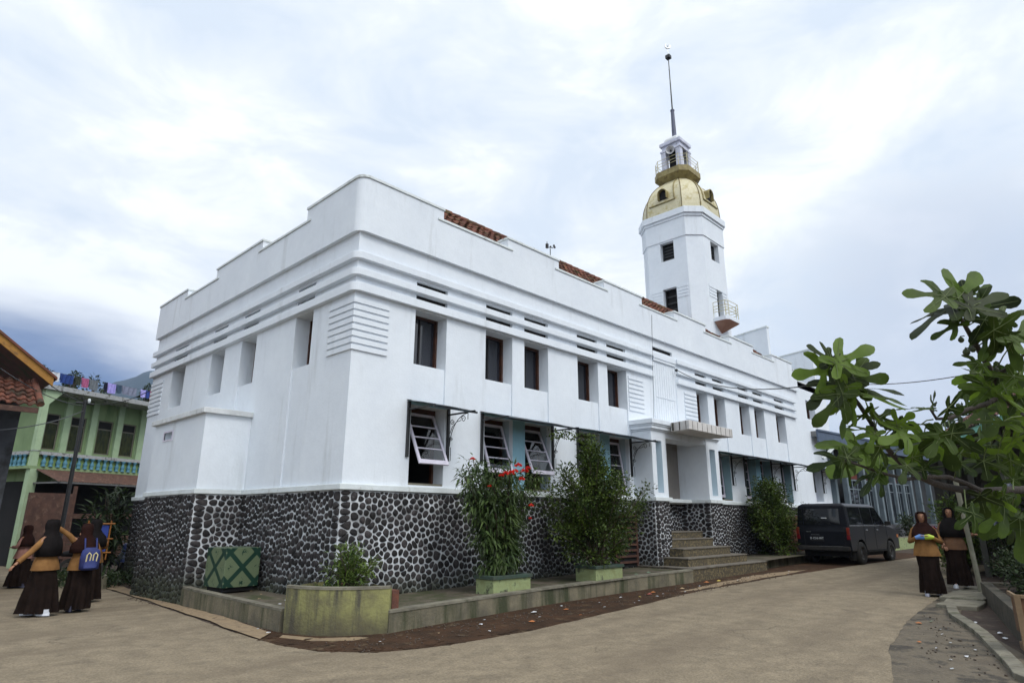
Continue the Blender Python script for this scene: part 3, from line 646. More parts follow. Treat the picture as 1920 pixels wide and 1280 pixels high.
# portal walls
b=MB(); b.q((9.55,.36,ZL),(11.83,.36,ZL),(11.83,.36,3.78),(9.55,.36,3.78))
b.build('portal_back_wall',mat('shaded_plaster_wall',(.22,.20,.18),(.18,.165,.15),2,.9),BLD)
b=MB(); b.box(9.56,11.82,.02,.36,ZL-.02,ZLT-.006); b.build('portal_sill',COP,BLD)
# ---- tiled roof
def tile_rows(b,O,U,V,W,Ln,tw=.21,row=.27,seed=0,lo=lambda v:0,hi=None,amp=.028):
    R=random.Random(seed); O,U,V=Vector(O),Vector(U).normalized(),Vector(V).normalized(); Nn=U.cross(V).normalized()
    if Nn.z<0: Nn=-Nn
    k=0; v=0
    while v<Ln:
        u0=lo(v); u1=(hi(v) if hi else W)
        u=u0
        while u<u1-.02:
            w_=min(tw,u1-u); jz=R.uniform(-.008,.012); jv=R.uniform(-.015,.015); ns=4
            vs=[]
            for e_,hgt in ((0,.045),(1,.0)):
                for s_ in range(ns+1):
                    a=s_/ns; hh=amp*math.sin(PI*2*a-.6)
                    vs.append(O+U*(u+w_*a)+V*(v+jv+(row+.05)*e_)+Nn*(hh+hgt+jz))
            for s_ in range(ns+1):
                a=s_/ns; vs.append(O+U*(u+w_*a)+V*(v+jv)+Nn*(amp*math.sin(PI*2*a-.6)+.018+jz))
            b.mesh(vs,[(s_,s_+1,ns+2+s_,ns+1+s_) for s_ in range(ns)]+[(2*ns+2+s_,2*ns+3+s_,s_+1,s_) for s_ in range(ns)])
            u+=tw
        v+=row
RS=math.atan(.9); Lr=2.0/math.cos(RS)
RF=thing('tile_roof',(12,2.2,7.6),'mossy red clay tile roof just behind the stepped white parapet','roof')
b=MB()
tile_rows(b,(.3,.26,7.60),(1,0,0),(0,math.cos(RS),math.sin(RS)),21.5,Lr,seed=1,lo=lambda v:v*math.cos(RS))
b.build('front_slope',TILEM,RF)
b=MB(); zr=7.6+1.94*.9; b.q((.3,.26,7.55),(21.8,.26,7.55),(21.8,2.2,zr-.03),(2.3,2.2,zr-.03)); b.q((2.3,2.2,zr-.03),(21.8,2.2,zr-.03),(21.8,4.2,7.55),(2.3,4.2,7.55)); b.q((.3,.26,7.55),(2.3,2.2,zr-.03),(2.3,4.2,7.55),(.3,4.2,7.55))
b.build('roof_deck',TILEM,RF)
b=MB()
for k in range(66): x=2.2+k*.3; b.tube([(x,2.2,zr+.01+rnd.uniform(-.01,.01)),(x+.33,2.2,zr+.03)],.09,8)
b.build('ridge_tiles',TILEM,RF)
# ---- rear fire walls seen above the parapet
for x,y0,y1,zf_,zb_,lab in ((24.1,2.0,5.0,10.65,10.3,'tall white gable wall rising behind the parapet just right of the tower'),(30.1,2.0,5.5,10.7,10.35,'farther white gable wall at the right end of the roofline, above the fig leaves')):
    t=thing('gable_wall',(x,y0,7),lab,'wall'); b=MB()
    b.mesh([(x,y0,4 if x>25 else 7.2),(x,y1,4 if x>25 else 7.2),(x,y1,zb_),(x,y0,zf_)]+[(x+.25,y0,4 if x>25 else 7.2),(x+.25,y1,4 if x>25 else 7.2),(x+.25,y1,zb_),(x+.25,y0,zf_)],[(0,1,2,3),(4,5,6,7),(0,3,7,4),(3,2,6,7),(1,2,6,5)])
    b.build('wall',PL,t,merge=True); b=MB(); b.mesh([(x-.03,y0-.03,zf_),(x-.03,y1,zb_),(x+.28,y1,zb_),(x+.28,y0-.03,zf_),(x-.03,y0-.03,zf_+.07),(x-.03,y1,zb_+.07),(x+.28,y1,zb_+.07),(x+.28,y0-.03,zf_+.07)],[(0,1,5,4),(1,2,6,5),(2,3,7,6),(3,0,4,7),(4,5,6,7),(0,3,2,1)]); b.build('coping',COP,t)
# ============================================================ minaret
TX,TY,TA,TC=18.19,3.0,1.45,.52
def octo(A,c=None,cx=TX,cy=TY):
    c=A*.36 if c is None else c
    return [(cx-A+c,cy-A),(cx+A-c,cy-A),(cx+A,cy-A+c),(cx+A,cy+A-c),(cx+A-c,cy+A),(cx-A+c,cy+A),(cx-A,cy+A-c),(cx-A,cy-A+c)]
MIN=thing('minaret',(TX,TY,7.2),'white octagonal tower with a gold dome and spire rising behind the parapet','minaret')
b=MB(); O8=octo(TA,TC)
for k in range(8):
    if k in (0,6): continue
    a,c=O8[k],O8[(k+1)%8]; b.q((*a,7.2),(*c,7.2),(*c,13.08),(*a,13.08))
wall_holes(b,'y',TY-TA,O8[0][0],O8[1][0],7.2,13.08,[(17.88,18.60,12.17,13.02,.22,False),(18.06,18.60,9.5,10.88,.22,False)])
wall_holes(b,'x',TX-TA,O8[7][1],O8[6][1],7.2,13.08,[(2.66,3.30,12.18,13.02,.22,False),(2.66,3.30,9.3,10.93,.22,False)])
b.build('shaft',PL,MIN)
b=MB(); b.prism(octo(TA+.035,TC+.01),13.08,13.96); b.prism(octo(TA+.075,TC+.02),13.96,14.08); b.prism(octo(TA+.14,TC+.05),14.08,14.36); b.build('cornice',PL,MIN,bevel=.01)
b=MB()
b.box(17.85,18.65,TY-TA+.3,TY-TA+.6,9.3,13.05); b.box(TX-TA+.3,TX-TA+.6,2.6,3.35,9.3,13.05); b.build('interior',DARK,MIN)
for (x0,x1,z0,z1) in ((17.88,18.60,12.17,13.02),(18.06,18.60,9.5,10.88)):
    b=MB(); y=TY-TA+.2
    for p in ((x0,x0+.04,z0,z1),(x1-.04,x1,z0,z1),(x0+.04,x1-.04,z0,z0+.04),(x0+.04,x1-.04,z1-.04,z1)): b.box(p[0],p[1],y,y+.05,p[2],p[3])
    for k in range(5): zz=z0+.1+k*(z1-z0-.15)/5; b.box(x0+.04,x1-.04,y+.015,y+.03,zz,zz+.07)
    b.build('window',IRON,MIN)
for (y0,y1,z0,z1) in ((2.66,3.30,12.18,13.02),(2.66,3.30,9.3,10.93)):
    b=MB(); x=TX-TA+.2
    for p in ((y0,y0+.04,z0,z1),(y1-.04,y1,z0,z1),(y0+.04,y1-.04,z0,z0+.04),(y0+.04,y1-.04,z1-.04,z1)): b.box(x,x+.05,p[0],p[1],p[2],p[3])
    for k in range(5): zz=z0+.1+k*(z1-z0-.15)/5; b.box(x+.015,x+.03,y0+.04,y1-.04,zz,zz+.07)
    b.build('window',IRON,MIN)
for q_ in ((17.40,18.04,TY-TA-.02,TY-TA),(18.62,19.0,TY-TA-.02,TY-TA),(TX-TA-.02,TX-TA,2.14,2.64),(TX-TA-.02,TX-TA,3.32,3.82)):
    b=MB()
    for k in range(4): z=10.42+k*.14; b.box(*q_,z,z+.10)
    b.build('louvre_fins',PL,MIN)
# dome: eight bulging faces between ribs
b=MB(); prof=[]
for i in range(13):
    t=i/12; a=t*PI/2*.86
    prof.append((.70+(1.43-.70)*math.cos(a*1.12)**.8 if math.cos(a*1.12)>0 else .7,14.36+2.30*math.sin(a)/math.sin(PI/2*.86)))
prof=[(1.43,14.36),(1.435,14.66),(1.42,14.95),(1.39,15.2),(1.34,15.44),(1.265,15.68),(1.165,15.9),(1.04,16.1),(.92,16.26),(.78,16.41),(.66,16.53),(.56,16.64)]
prof=[(A,14.36+(z-14.36)*.88) for A,z in prof]
for (A0,z0),(A1,z1) in zip(prof[:-1],prof[1:]):
    P0,P1=octo(A0,A0*.40),octo(A1,A1*.40)
    for k in range(8): b.q((*P0[k],z0),(*P0[(k+1)%8],z0),(*P1[(k+1)%8],z1),(*P1[k],z1),sm=False)
b.build('dome',GOLD,MIN)
b=MB()
for k in range(8): b.tube([(*octo(A+.006,A*.4)[k],z) for A,z in prof],.018,6)
b.build('dome_ribs',mat('dark_gold_seam',(.16,.11,.03),(.1,.07,.02),8,.6),MIN)
def domeA(z):
    for (A0,z0),(A1,z1) in zip(prof[:-1],prof[1:]):
        if z0<=z<=z1: return A0+(A1-A0)*(z-z0)/(z1-z0)
    return 1
for ax in (0,1):
    b=MB(); bd=MB(); bs=MB()
    # half-round dormer hood + dark mouth + sill strip and frame
    def T(u,out_,z): return (TX-domeA(15.1)-out_+0,TY+u,z) if ax==0 else (TX+u,TY-domeA(15.1)-out_,z)
    arcp=[(-.19,15.08)]+[(.19*math.cos(PI-PI*i/10),15.34+.19*math.sin(PI*i/10)) for i in range(11)]+[(.19,15.08)]
    for (u0,z0),(u1,z1) in zip(arcp[:-1],arcp[1:]): b.q(T(u0,.16,z0),T(u1,.16,z1),T(u1,-.5,z1),T(u0,-.5,z0)); b.q(T(u0*1.18,.16,z0+ (z0-15.26)*.1),T(u1*1.18,.16,z1+(z1-15.26)*.1),T(u1,.165,z1),T(u0,.165,z0)); b.q(T(u0*1.18,.16,z0+ (z0-15.26)*.1),T(u1*1.18,.16,z1+(z1-15.26)*.1),T(u1*1.18,-.5,z1+(z1-15.4)*.1),T(u0*1.18,-.5,z0+(z0-15.4)*.1))
    bd.mesh([T(u,.02,z) for u,z in arcp],[tuple(range(len(arcp)))])
    pts=[T(-.62,-.0,14.98),T(.62,-.0,14.98)]
    def S(u,z,o_=.03): A=domeA(z)+o_; return (TX-A,TY+u,z) if ax==0 else (TX+u,TY-A,z)
    s_=-1 if ax==0 else -1
    bs.tube([S(.72,14.92),S(-.55,14.92)],.028,6)
    e_=-.55
    bs.tube([S(e_*(1-.55*max(0,(z-14.95)/1.5)),z) for z in (14.92,15.15,15.4,15.65,15.9,16.15,16.33)],.028,6)
    dm=b.build('dormer',GOLDD,MIN); bd.build('opening',DARK,dm); bs.build('dome_moulding',GOLDD,MIN)
# platform, lantern, railing, spire
b=MB()
P0,P1,P2=octo(.56,.2),octo(.84,.30),octo(.86,.31)
for k in range(8): b.q((*P0[k],16.34),(*P0[(k+1)%8],16.34),(*P1[(k+1)%8],16.57),(*P1[k],16.57))
b.prism(P2,16.57,16.84); b.build('platform',GOLDD,MIN)
b=MB(); RG=mat('cream_railing_paint',(.55,.52,.36),(.42,.38,.2),6,.5)
RP=octo(.80,.28)
for k in range(8):
    a,c=Vector((*RP[k],16.84)),Vector((*RP[(k+1)%8],16.84)); b.tube([a,a+Vector((0,0,.62))],.016,6)
    for h in (.28,.42,.60): b.tube([a+Vector((0,0,h)),c+Vector((0,0,h))],.011,5)
b.build('lantern_railing',RG,MIN)
LP=mat('pale_lilac_lantern_paint',(.60,.62,.72),(.48,.50,.60),4,.7,stain=(.3,.3,.32),sscale=5)
b=MB(); h=.49
for sx in (-1,1):
    for sy in (-1,1): b.box(TX+sx*h-(.24 if sx>0 else 0),TX+sx*h+(.24 if sx<0 else 0),TY+sy*h-(.24 if sy>0 else 0),TY+sy*h+(.24 if sy<0 else 0),16.83,17.98)
b.box(TX-.52,TX+.52,TY-.52,TY+.52,17.98,18.07); b.box(TX-.45,TX+.45,TY-.45,TY+.45,18.07,18.30); b.box(TX-.53,TX+.53,TY-.53,TY+.53,18.30,18.46)
b.box(TX-.52,TX+.52,TY-.52,TY-.48,16.83,16.87); b.build('lantern',LP,MIN,bevel=.008)
b=MB()
for i,(A0,z0,A1,z1) in enumerate(((.46,18.46,.43,18.60),(.43,18.60,.33,18.74),(.33,18.74,.12,18.86))):
    P0,P1=octo(A0,A0*.3),octo(A1,A1*.3)
    for k in range(8): b.q((*P0[k],z0),(*P0[(k+1)%8],z0),(*P1[(k+1)%8],z1),(*P1[k],z1))
b.build('lantern_cap',PLW,MIN)
b=MB(); b.box(TX-.22,TX+.22,TY-.22,TY+.22,17.25,17.98); b.build('lantern_core',DARK,MIN)
b=MB(); b.tube([(TX,TY,18.75),(TX,TY,20.30)],[.11,.08],10); b.tube([(TX,TY,20.3),(TX,TY,20.36)],.10,10); b.build('spire_base',mat('blue_grey_pole_paint',(.10,.11,.17),(.07,.08,.12),5,.5),MIN)
b=MB(); b.tube([(TX,TY,20.3),(TX,TY,22),(TX,TY,23.35)],[.035,.025,.02],6); b.box(TX-.11,TX+.11,TY-.11,TY+.11,23.28,23.45)
for z in (21.2,21.8,22.6): b.tube([(TX-.06,TY,z),(TX+.06,TY,z)],.012,5)
b.build('spire_rod',IRON,MIN)
b=MB(); b.tube([(TX,TY,23.45),(TX,TY,23.88)],.012,5,); pts=[(TX+(.13*math.cos(a)*.77),TY-.13*math.cos(a)*.63,24.0+.13*math.sin(a)) for a in np.linspace(PI*.62,PI*2.38,22)]
b.tube(pts,[.01+.022*math.sin(PI*i/21) for i in range(22)],6); b.tube([(TX-.01,TY,23.99),(TX+.03,TY,24.02)],.03,5); b.build('crescent_finial',mat('silver_metal',(.7,.72,.74),(.6,.6,.6),3,.3,metal=.8),MIN)
# balcony on the right face
b=MB(); y0=TY-TA
b.prism([(17.60,y0),(17.60,y0-.5),(17.75,y0-.62),(18.62,y0-.62),(18.80,y0-.45),(18.80,y0)],9.35,9.52); b.build('balcony_slab',PL,MIN,bevel=.008)
b=MB(); top=[(17.62,y0-.48),(17.76,y0-.60),(18.60,y0-.60),(18.78,y0-.44),(18.78,y0),(17.62,y0)]; tip=(18.2,y0+.0,8.95)
b.mesh([(*p,9.35) for p in top]+[tip],[(i,(i+1)%6,6) for i in range(6)]); b.build('balcony_corbel',mat('salmon_plaster',(.42,.27,.2),(.34,.2,.15),3,.9),MIN)
b=MB(); R_=[(17.62,y0),(17.62,y0-.52),(17.74,y0-.60),(18.60,y0-.60),(18.76,y0-.44),(18.76,y0)]
for h in (.22,.34,.46,.64): b.tube([(*p,9.52+h) for p in R_],.013,5,sm=False)
for p in R_: b.tube([(*p,9.52),(*p,10.17)],.015,5)
b.build('balcony_railing',RG,MIN)
# loudspeakers on the lantern
def horn(loc,dirv,label):
    t=thing('loudspeaker',loc,label,'loudspeaker'); d=Vector(dirv).normalized(); M=Matrix.Translation(loc)@d.to_track_quat('Z','Y').to_matrix().to_4x4()
    b=MB(); b.lathe([(.03,-.22),(.045,-.12),(.08,-.02),(.15,.06),(.20,.10),(.205,.11),(.19,.10),(.10,.0),(.03,-.05)],18,M=M); b.build('horn',mat('grey_white_horn_paint',(.5,.5,.5),(.4,.4,.42),5,.5),t)
    b=MB(); b.lathe([(0,-.34),(.07,-.33),(.08,-.24),(.03,-.2)],14,M=M); b.lathe([(.0,.06),(.03,.05),(.04,-.02)],10,M=M); b.build('driver',IRON,t)
    b=MB(); b.tube([Vector(loc)-d*.2,Vector(loc)-d*.2+Vector((0,0,-.2)),Vector(loc)-d*.35+Vector((0,0,-.2))],.015,5); b.build('bracket',IRON,t)
horn((TX-.60,TY-.08,17.86),(-1,-.25,-.1),'round grey horn loudspeaker on the left side of the tower lantern')
horn((TX+.1,TY-.42,17.80),(.25,-1,-.1),'dark horn loudspeaker half hidden in the right opening of the tower lantern')
# weather instrument on the roof
t=thing('anemometer',(6.25,.62,7.7),'small cup anemometer on a thin mast above the roof tiles','anemometer')
b=MB(); b.tube([(6.25,.62,7.7),(6.25,.62,8.62)],.012,6); b.tube([(6.13,.62,8.62),(6.37,.62,8.68)],.009,5); b.build('mast',IRON,t)
b=MB()
for a in (0,2.1,4.2): b.blob((6.37+.07*math.cos(a),.62+.07*math.sin(a),8.72),.03,8,1,0)
b.tube([(6.37,.62,8.68),(6.37,.62,8.72)],.01,5); b.build('cups',IRON,t)
b=MB(); b.box(6.09,6.15,.59,.65,8.60,8.72); b.tube([(6.12,.62,8.72),(6.12,.62,8.78)],.01,5); b.build('wind_vane',IRON,t)
# ---- entrance steps
STEP=mat('brown_mosaic_riser',(.11,.085,.045),(.05,.045,.035),16,.8,.5,40,stain=(.19,.15,.08),sscale=18,sth=(.52,.6))
TREAD=mat('grey_tread_tile',(.17,.155,.13),(.12,.105,.085),6,.75,.3,30,stain=(.07,.06,.045),sscale=4)
t=thing('entrance_steps',(10.8,-1.6,.15),'brown mosaic stone steps rising to the white entrance portico','steps')
ss=[(8.74,13.0,-1.6,.435),(9.08,12.38,-1.3,.64),(9.40,12.02,-1.0,.85),(9.56,11.82,-.60,1.07),(9.56,11.82,-.3,1.25)]
zp=-.1
for i,(x0,x1,y,z) in enumerate(ss):
    yb=ss[i+1][2]+.02 if i+1<len(ss) else .33
    b=MB(); zb=-.1 if i<3 else 1.0-.2
    b.use(STEP); b.box(x0,x1,y,(-.04 if i<3 else .32),(zp-.1 if i else -.1),z-.03)
    b.use(TREAD); b.box(x0-.015,x1+.015,y-.02,yb if i>=3 else -.04,z-.03,z)
    b.build('step',STEP,t,bevel=.004); zp=z
o=bpy.data.objects.new('leaning_board',None); 
b=MB(); M=Matrix.Translation((9.75,-.2,1.32))@Matrix.Rotation(rad(-18),4,'X')@Matrix.Rotation(rad(30),4,'Z'); b.box(-.03,.03,-.09,.09,0,.55,M)
o=b.build('board',mat('orange_brown_board',(.26,.07,.03),(.2,.05,.02),4,.7)); tag(o,'orange-brown board leaning inside the entrance beside the left pillar','board')
# ============================================================ vegetation
def leafmat(name,c1,c2,island=.45,tr=.25):
    m=mat(name,c1,c2,2.0,.55,island=island,spec=.35)
    b=m.node_tree.nodes['Principled BSDF']; t=m.node_tree
    o=[n for n in t.nodes if n.type=='OUTPUT_MATERIAL'][0]
    tl=N(t,'ShaderNodeBsdfTranslucent'); mxs=N(t,'ShaderNodeMixShader'); mxs.inputs[0].default_value=tr
    src=b.inputs['Base Color'].links[0].from_socket
    t.links.new(src,tl.inputs[0]); t.links.new(b.outputs[0],mxs.inputs[1]); t.links.new(tl.outputs[0],mxs.inputs[2]); t.links.new(mxs.outputs[0],o.inputs[0])
    return m
LF1=leafmat('oleander_leaf',(.080,.120,.030),(.025,.050,.014),.6)
LF2=leafmat('bougainvillea_leaf',(.085,.125,.018),(.022,.042,.010),.65)
LF3=leafmat('dark_shrub_leaf',(.035,.055,.018),(.015,.028,.010),.6)
LFG=leafmat('bright_shrub_leaf',(.12,.17,.03),(.045,.085,.016),.5)
LFF=leafmat('fig_leaf',(.098,.160,.016),(.016,.030,.005),.75,.45)
BARK=mat('grey_brown_bark',(.075,.055,.040),(.04,.03,.022),8,.9,.6,40)
BARKF=mat('fig_bark',(.085,.07,.06),(.045,.038,.034),6,.85,.5,60)
RED=leafmat('red_blossom',(.75,.030,.012),(.5,.015,.01),.3,.2)
PINK=leafmat('magenta_bract',(.35,.03,.16),(.25,.03,.12),.3,.2)
def leaf(b,p,d,up,l,w,fold=.25,droop=.25):
    d=Vector(d).normalized(); up=Vector(up); s=d.cross(up)
    if s.length<1e-4: s=d.orthogonal()
    s.normalize(); n=s.cross(d)
    p=Vector(p); m=p+d*l*.5+n*(l*.04); t=p+d*l-n*l*droop
    e=n*(w*fold)
    b.mesh([p,p+d*l*.32+s*w*.5+e,m+s*w*.42+e-n*l*droop*.3,t,m-s*w*.42+e-n*l*droop*.3,p+d*l*.32-s*w*.5+e,p+d*l*.3,m-n*l*droop*.28],[(0,1,6),(1,2,7,6),(2,3,7),(0,6,5),(6,7,4,5),(7,3,4)])
def rv(R): 
    v=Vector((R.gauss(0,1),R.gauss(0,1),R.gauss(0,1))); return v.normalized()
def shrub(name,base,H,rx,ry,label,cat='shrub',seed=0,nb=34,lpb=60,l=.09,w=.035,m=None,droop=.3,zlow=.25,top=None,group=None,shape=None,flowers=None,fm=None,clus=None,drop=0,stemr=.02,upb=.9):
    R=random.Random(seed); t=thing(name,base,label,cat,group); st=MB(); lv=MB(); fl=MB()
    B=Vector(base)
    for k in range(nb):
        a=R.uniform(0,2*PI); u=R.random()**.55; z=(zlow+(1-zlow)*R.random()**.8)
        prof_=shape(z) if shape else math.sin(PI*min(1,max(.12,z*.85+.1)))**.6
        end=B+Vector((math.cos(a)*rx*u*prof_,math.sin(a)*ry*u*prof_,H*z))
        st0=B+Vector((math.cos(a)*rx*.12*R.random(),math.sin(a)*ry*.12*R.random(),0))
        mid=st0.lerp(end,.55)+Vector((0,0,H*.10*R.random()))-Vector((math.cos(a)*rx,math.sin(a)*ry,0))*.12*u
        P=[]; 
        for i in range(7):
            s_=i/6; P.append((st0*(1-s_)**2+mid*2*s_*(1-s_)+end*s_*s_)+rv(R)*.015)
        st.tube(P,[stemr*(1-.8*i/6)*R.uniform(.6,1.1)+.002 for i in range(7)],5,cap=False)
        for j in range(lpb):
            s_=1-R.random()**1.3*.55; i=min(5,int(s_*6)); q_=P[i].lerp(P[i+1],s_*6-i)
            o_=rv(R)*R.random()**.5*(clus or .17); o_.z*=.8
            q_=q_+o_; 
            if q_.z<B.z+.02: continue
            d=(o_.normalized()+(P[i+1]-P[i]).normalized()*.4+rv(R)*.5+Vector((0,0,upb*.3-drop)))
            sz=R.uniform(.6,1.2)
            leaf(lv,q_,d,Vector((0,0,1))+rv(R)*.5,l*sz,w*sz,.2,droop*R.uniform(.4,1.4))
    st.build('stems',BARK,t); lv.build('foliage',m,t)
    if flowers:
        for (p,r) in flowers:
            f=MB()
            for k in range(46):
                d=rv(R); d.z=abs(d.z)*.8; leaf(f,Vector(p)+d*r*.4,d,rv(R),r*R.uniform(.55,.8),r*.42,.1,.1)
            f.build('blossom',fm or RED,t)
    return t
# planters first
def rect_planter(x0,x1,y0,y1,z0,h,label,rz=0):
    t=thing('planter',((x0+x1)/2,(y0+y1)/2,z0),label,'planter')
    b=MB(); b.box(x0,x1,y0,y1,z0-.05,z0+h-.06,skip='t'); b.build('trough',LIMEP,t,bevel=.006)
    b=MB(); e=.03
    b.box(x0-e,x1+e,y0-e,y0+.07,z0+h-.06,z0+h); b.box(x0-e,x1+e,y1-.07,y1+e,z0+h-.06,z0+h); b.box(x0-e,x0+.07,y0+.07,y1-.07,z0+h-.06,z0+h); b.box(x1-.07,x1+e,y0+.07,y1-.07,z0+h-.06,z0+h); b.build('rim',GREENCAP,t,bevel=.006)
    b=MB(); b.box(x0+.03,x1-.03,y0+.03,y1-.03,z0+h-.12,z0+h-.04); b.build('soil',SOIL,t); return t
rect_planter(2.22,3.16,-1.42,-.98,pz(2.6)-.02,.30,'pale green trough planter with a dark rim holding the red-flowered shrub')
rect_planter(5.02,5.95,-1.50,-.98,pz(5.4)-.02,.31,'pale green trough planter with a dark rim under the largest bush')
# round corner planter
t=thing('planter',(-.5,-1.0,0),'large curved yellow-green weathered concrete planter at the corner of the terrace','planter')
A_=Vector((-1.13,-.60)); C_=Vector((-.13,-1.72)); ctr=Vector((.15,-.35))
arc=[]
for i in range(17):
    s_=i/16; p=A_.lerp(C_,s_); nn=Vector((-.746,-.666)); arc.append(p+nn*.24*math.sin(PI*s_))
inn=[p+Vector((.66,.60))*.12 for p in arc]
b=MB()
for i in range(16):
    a,c=arc[i],arc[i+1]; b.q((*a,-.1),(*c,-.1),(*c,.60),(*a,.60),sm=True)
    a,c=inn[i],inn[i+1]; b.q((*a,.1),(*c,.1),(*c,.60),(*a,.60))
b.q((*arc[0],-.1),(*arc[0],.60),(-.35,-.05,.60),(-.35,-.05,-.1)); b.q((*inn[0],.1),(*inn[0],.6),(-.25,-.1,.6),(-.25,-.1,.1)); b.q((*arc[-1],-.1),(*arc[-1],.6),(.12,-.9,.6),(.12,-.9,-.1))
b.build('planter_wall',LIME,t)
b=MB()
for i in range(16):
    a,c=arc[i]+Vector((-.008,-.008)),arc[i+1]+Vector((-.008,-.008)); e_,f_=inn[i+1],inn[i]
    b.mesh([(*a,.60),(*c,.60),(*e_,.60),(*f_,.60),(*a,.635),(*c,.635),(*e_,.635),(*f_,.635)],[(0,1,5,4),(2,3,7,6),(4,5,6,7)])
b.build('planter_rim',CONCT,t)
b=MB(); b.box(-.02,.10,-1.62,-.15,.1,.56); b.build('brick_side',mat('red_brown_brick',(.16,.06,.035),(.09,.04,.03),9,.9,.4,30),t)
b=MB(); b.mesh([(*p,.52) for p in inn]+[(.02,-1.4,.52),(-.02,-.05,.52),(-.3,-.1,.52)],[tuple(range(20))]); b.build('soil',SOIL,t)
shrub('small_bush',(-.20,-.78,.52),.62,.46,.40,'small fern-like green bush growing in the curved corner planter','bush',3,26,46,.10,.030,LFG,.35,.1,clus=.12,stemr=.008)
b=MB(); R=random.Random(5)
for k in range(700):
    s_=R.random(); p=inn[int(s_*16)]; q_=Vector((p.x,p.y)).lerp(Vector((-.05,-.3)),R.random()*.8)
    leaf(b,(q_.x,q_.y,.52),(R.gauss(0,.5),R.gauss(0,.5),1),rv(R),R.uniform(.04,.11),.02,.1,.2)
tag(b.build('ground_cover',LFG),'low green weeds filling the curved corner planter','weeds',kind='stuff')
# flowering shrub
fb=(2.62,-1.18,.62)
def up(px,py,Yp):    # point on the vertical plane y=Yp seen at a photo pixel
    d=(cf+CR*((px-960)/FPX)-CU*((py-640)/FPX)); return CAM+d*((Yp-CAM.y)/d.y)
fl=[(up(x,y,-1.72),r) for x,y,r in ((886,861,.05),(972,874,.075),(958,888,.07),(948,889,.065),(984,884,.075),(978,899,.065),(966,884,.06),(996,948,.05),(990,878,.055),(940,892,.05))]+[(up(918,912,-1.45),.04),(up(994,972,-1.4),.035)]
shrub('flowering_shrub',fb,2.0,1.15,.50,'tall shrub with long drooping leaves and clusters of bright red flowers','shrub',11,70,84,.15,.036,LF1,.75,.03,shape=lambda z:.34+.66*min(1,z*1.05)**1.5,flowers=fl,clus=.17,drop=.55,stemr=.014)
# bougainvillea: the largest bush
shrub('large_bush',(5.55,-1.12,.60),2.55,1.75,.72,'largest bush, dense dark green below with pale leafy sprays, left of the entrance','bush',21,140,125,.078,.048,LF2,.25,.02,shape=lambda z:(.60+z*1.2 if z<.3 else .92+max(0,z-.45)*.7 if z<.66 else max(.16,2.6-z*2.55)),clus=.24,stemr=.016)
R=random.Random(4)
shrub('bush',(15.9,-.75,.44),2.45,1.85,.5,'dark green bush between the entrance steps and the dark van','bush',31,130,110,.085,.055,LF2,.25,.04,shape=lambda z:1.0 if z<.55 else max(.3,1.6-z*1.1),clus=.25)
shrub('bush',(19.3,-.45,.45),1.7,.9,.4,'dark bush hidden behind the parked van','bush',33,26,60,.08,.05,LF2,.25,.1,clus=.2)
# bougainvillea spray hanging over the awning edge
b=MB()
for k in range(260):
    s_=R.random(); p=up(1030+95*s_+R.uniform(-6,6),812+10*s_+R.uniform(-8,9),-.95+R.uniform(-.1,.1)); leaf(b,p,rv(R)+Vector((0,0,-.4)),rv(R),R.uniform(.04,.08),.04,.2,.3)
o=b.build('vine',LF2); tag(o,'thin leafy vine trailing along the edge of the awning above the largest bush','vine')
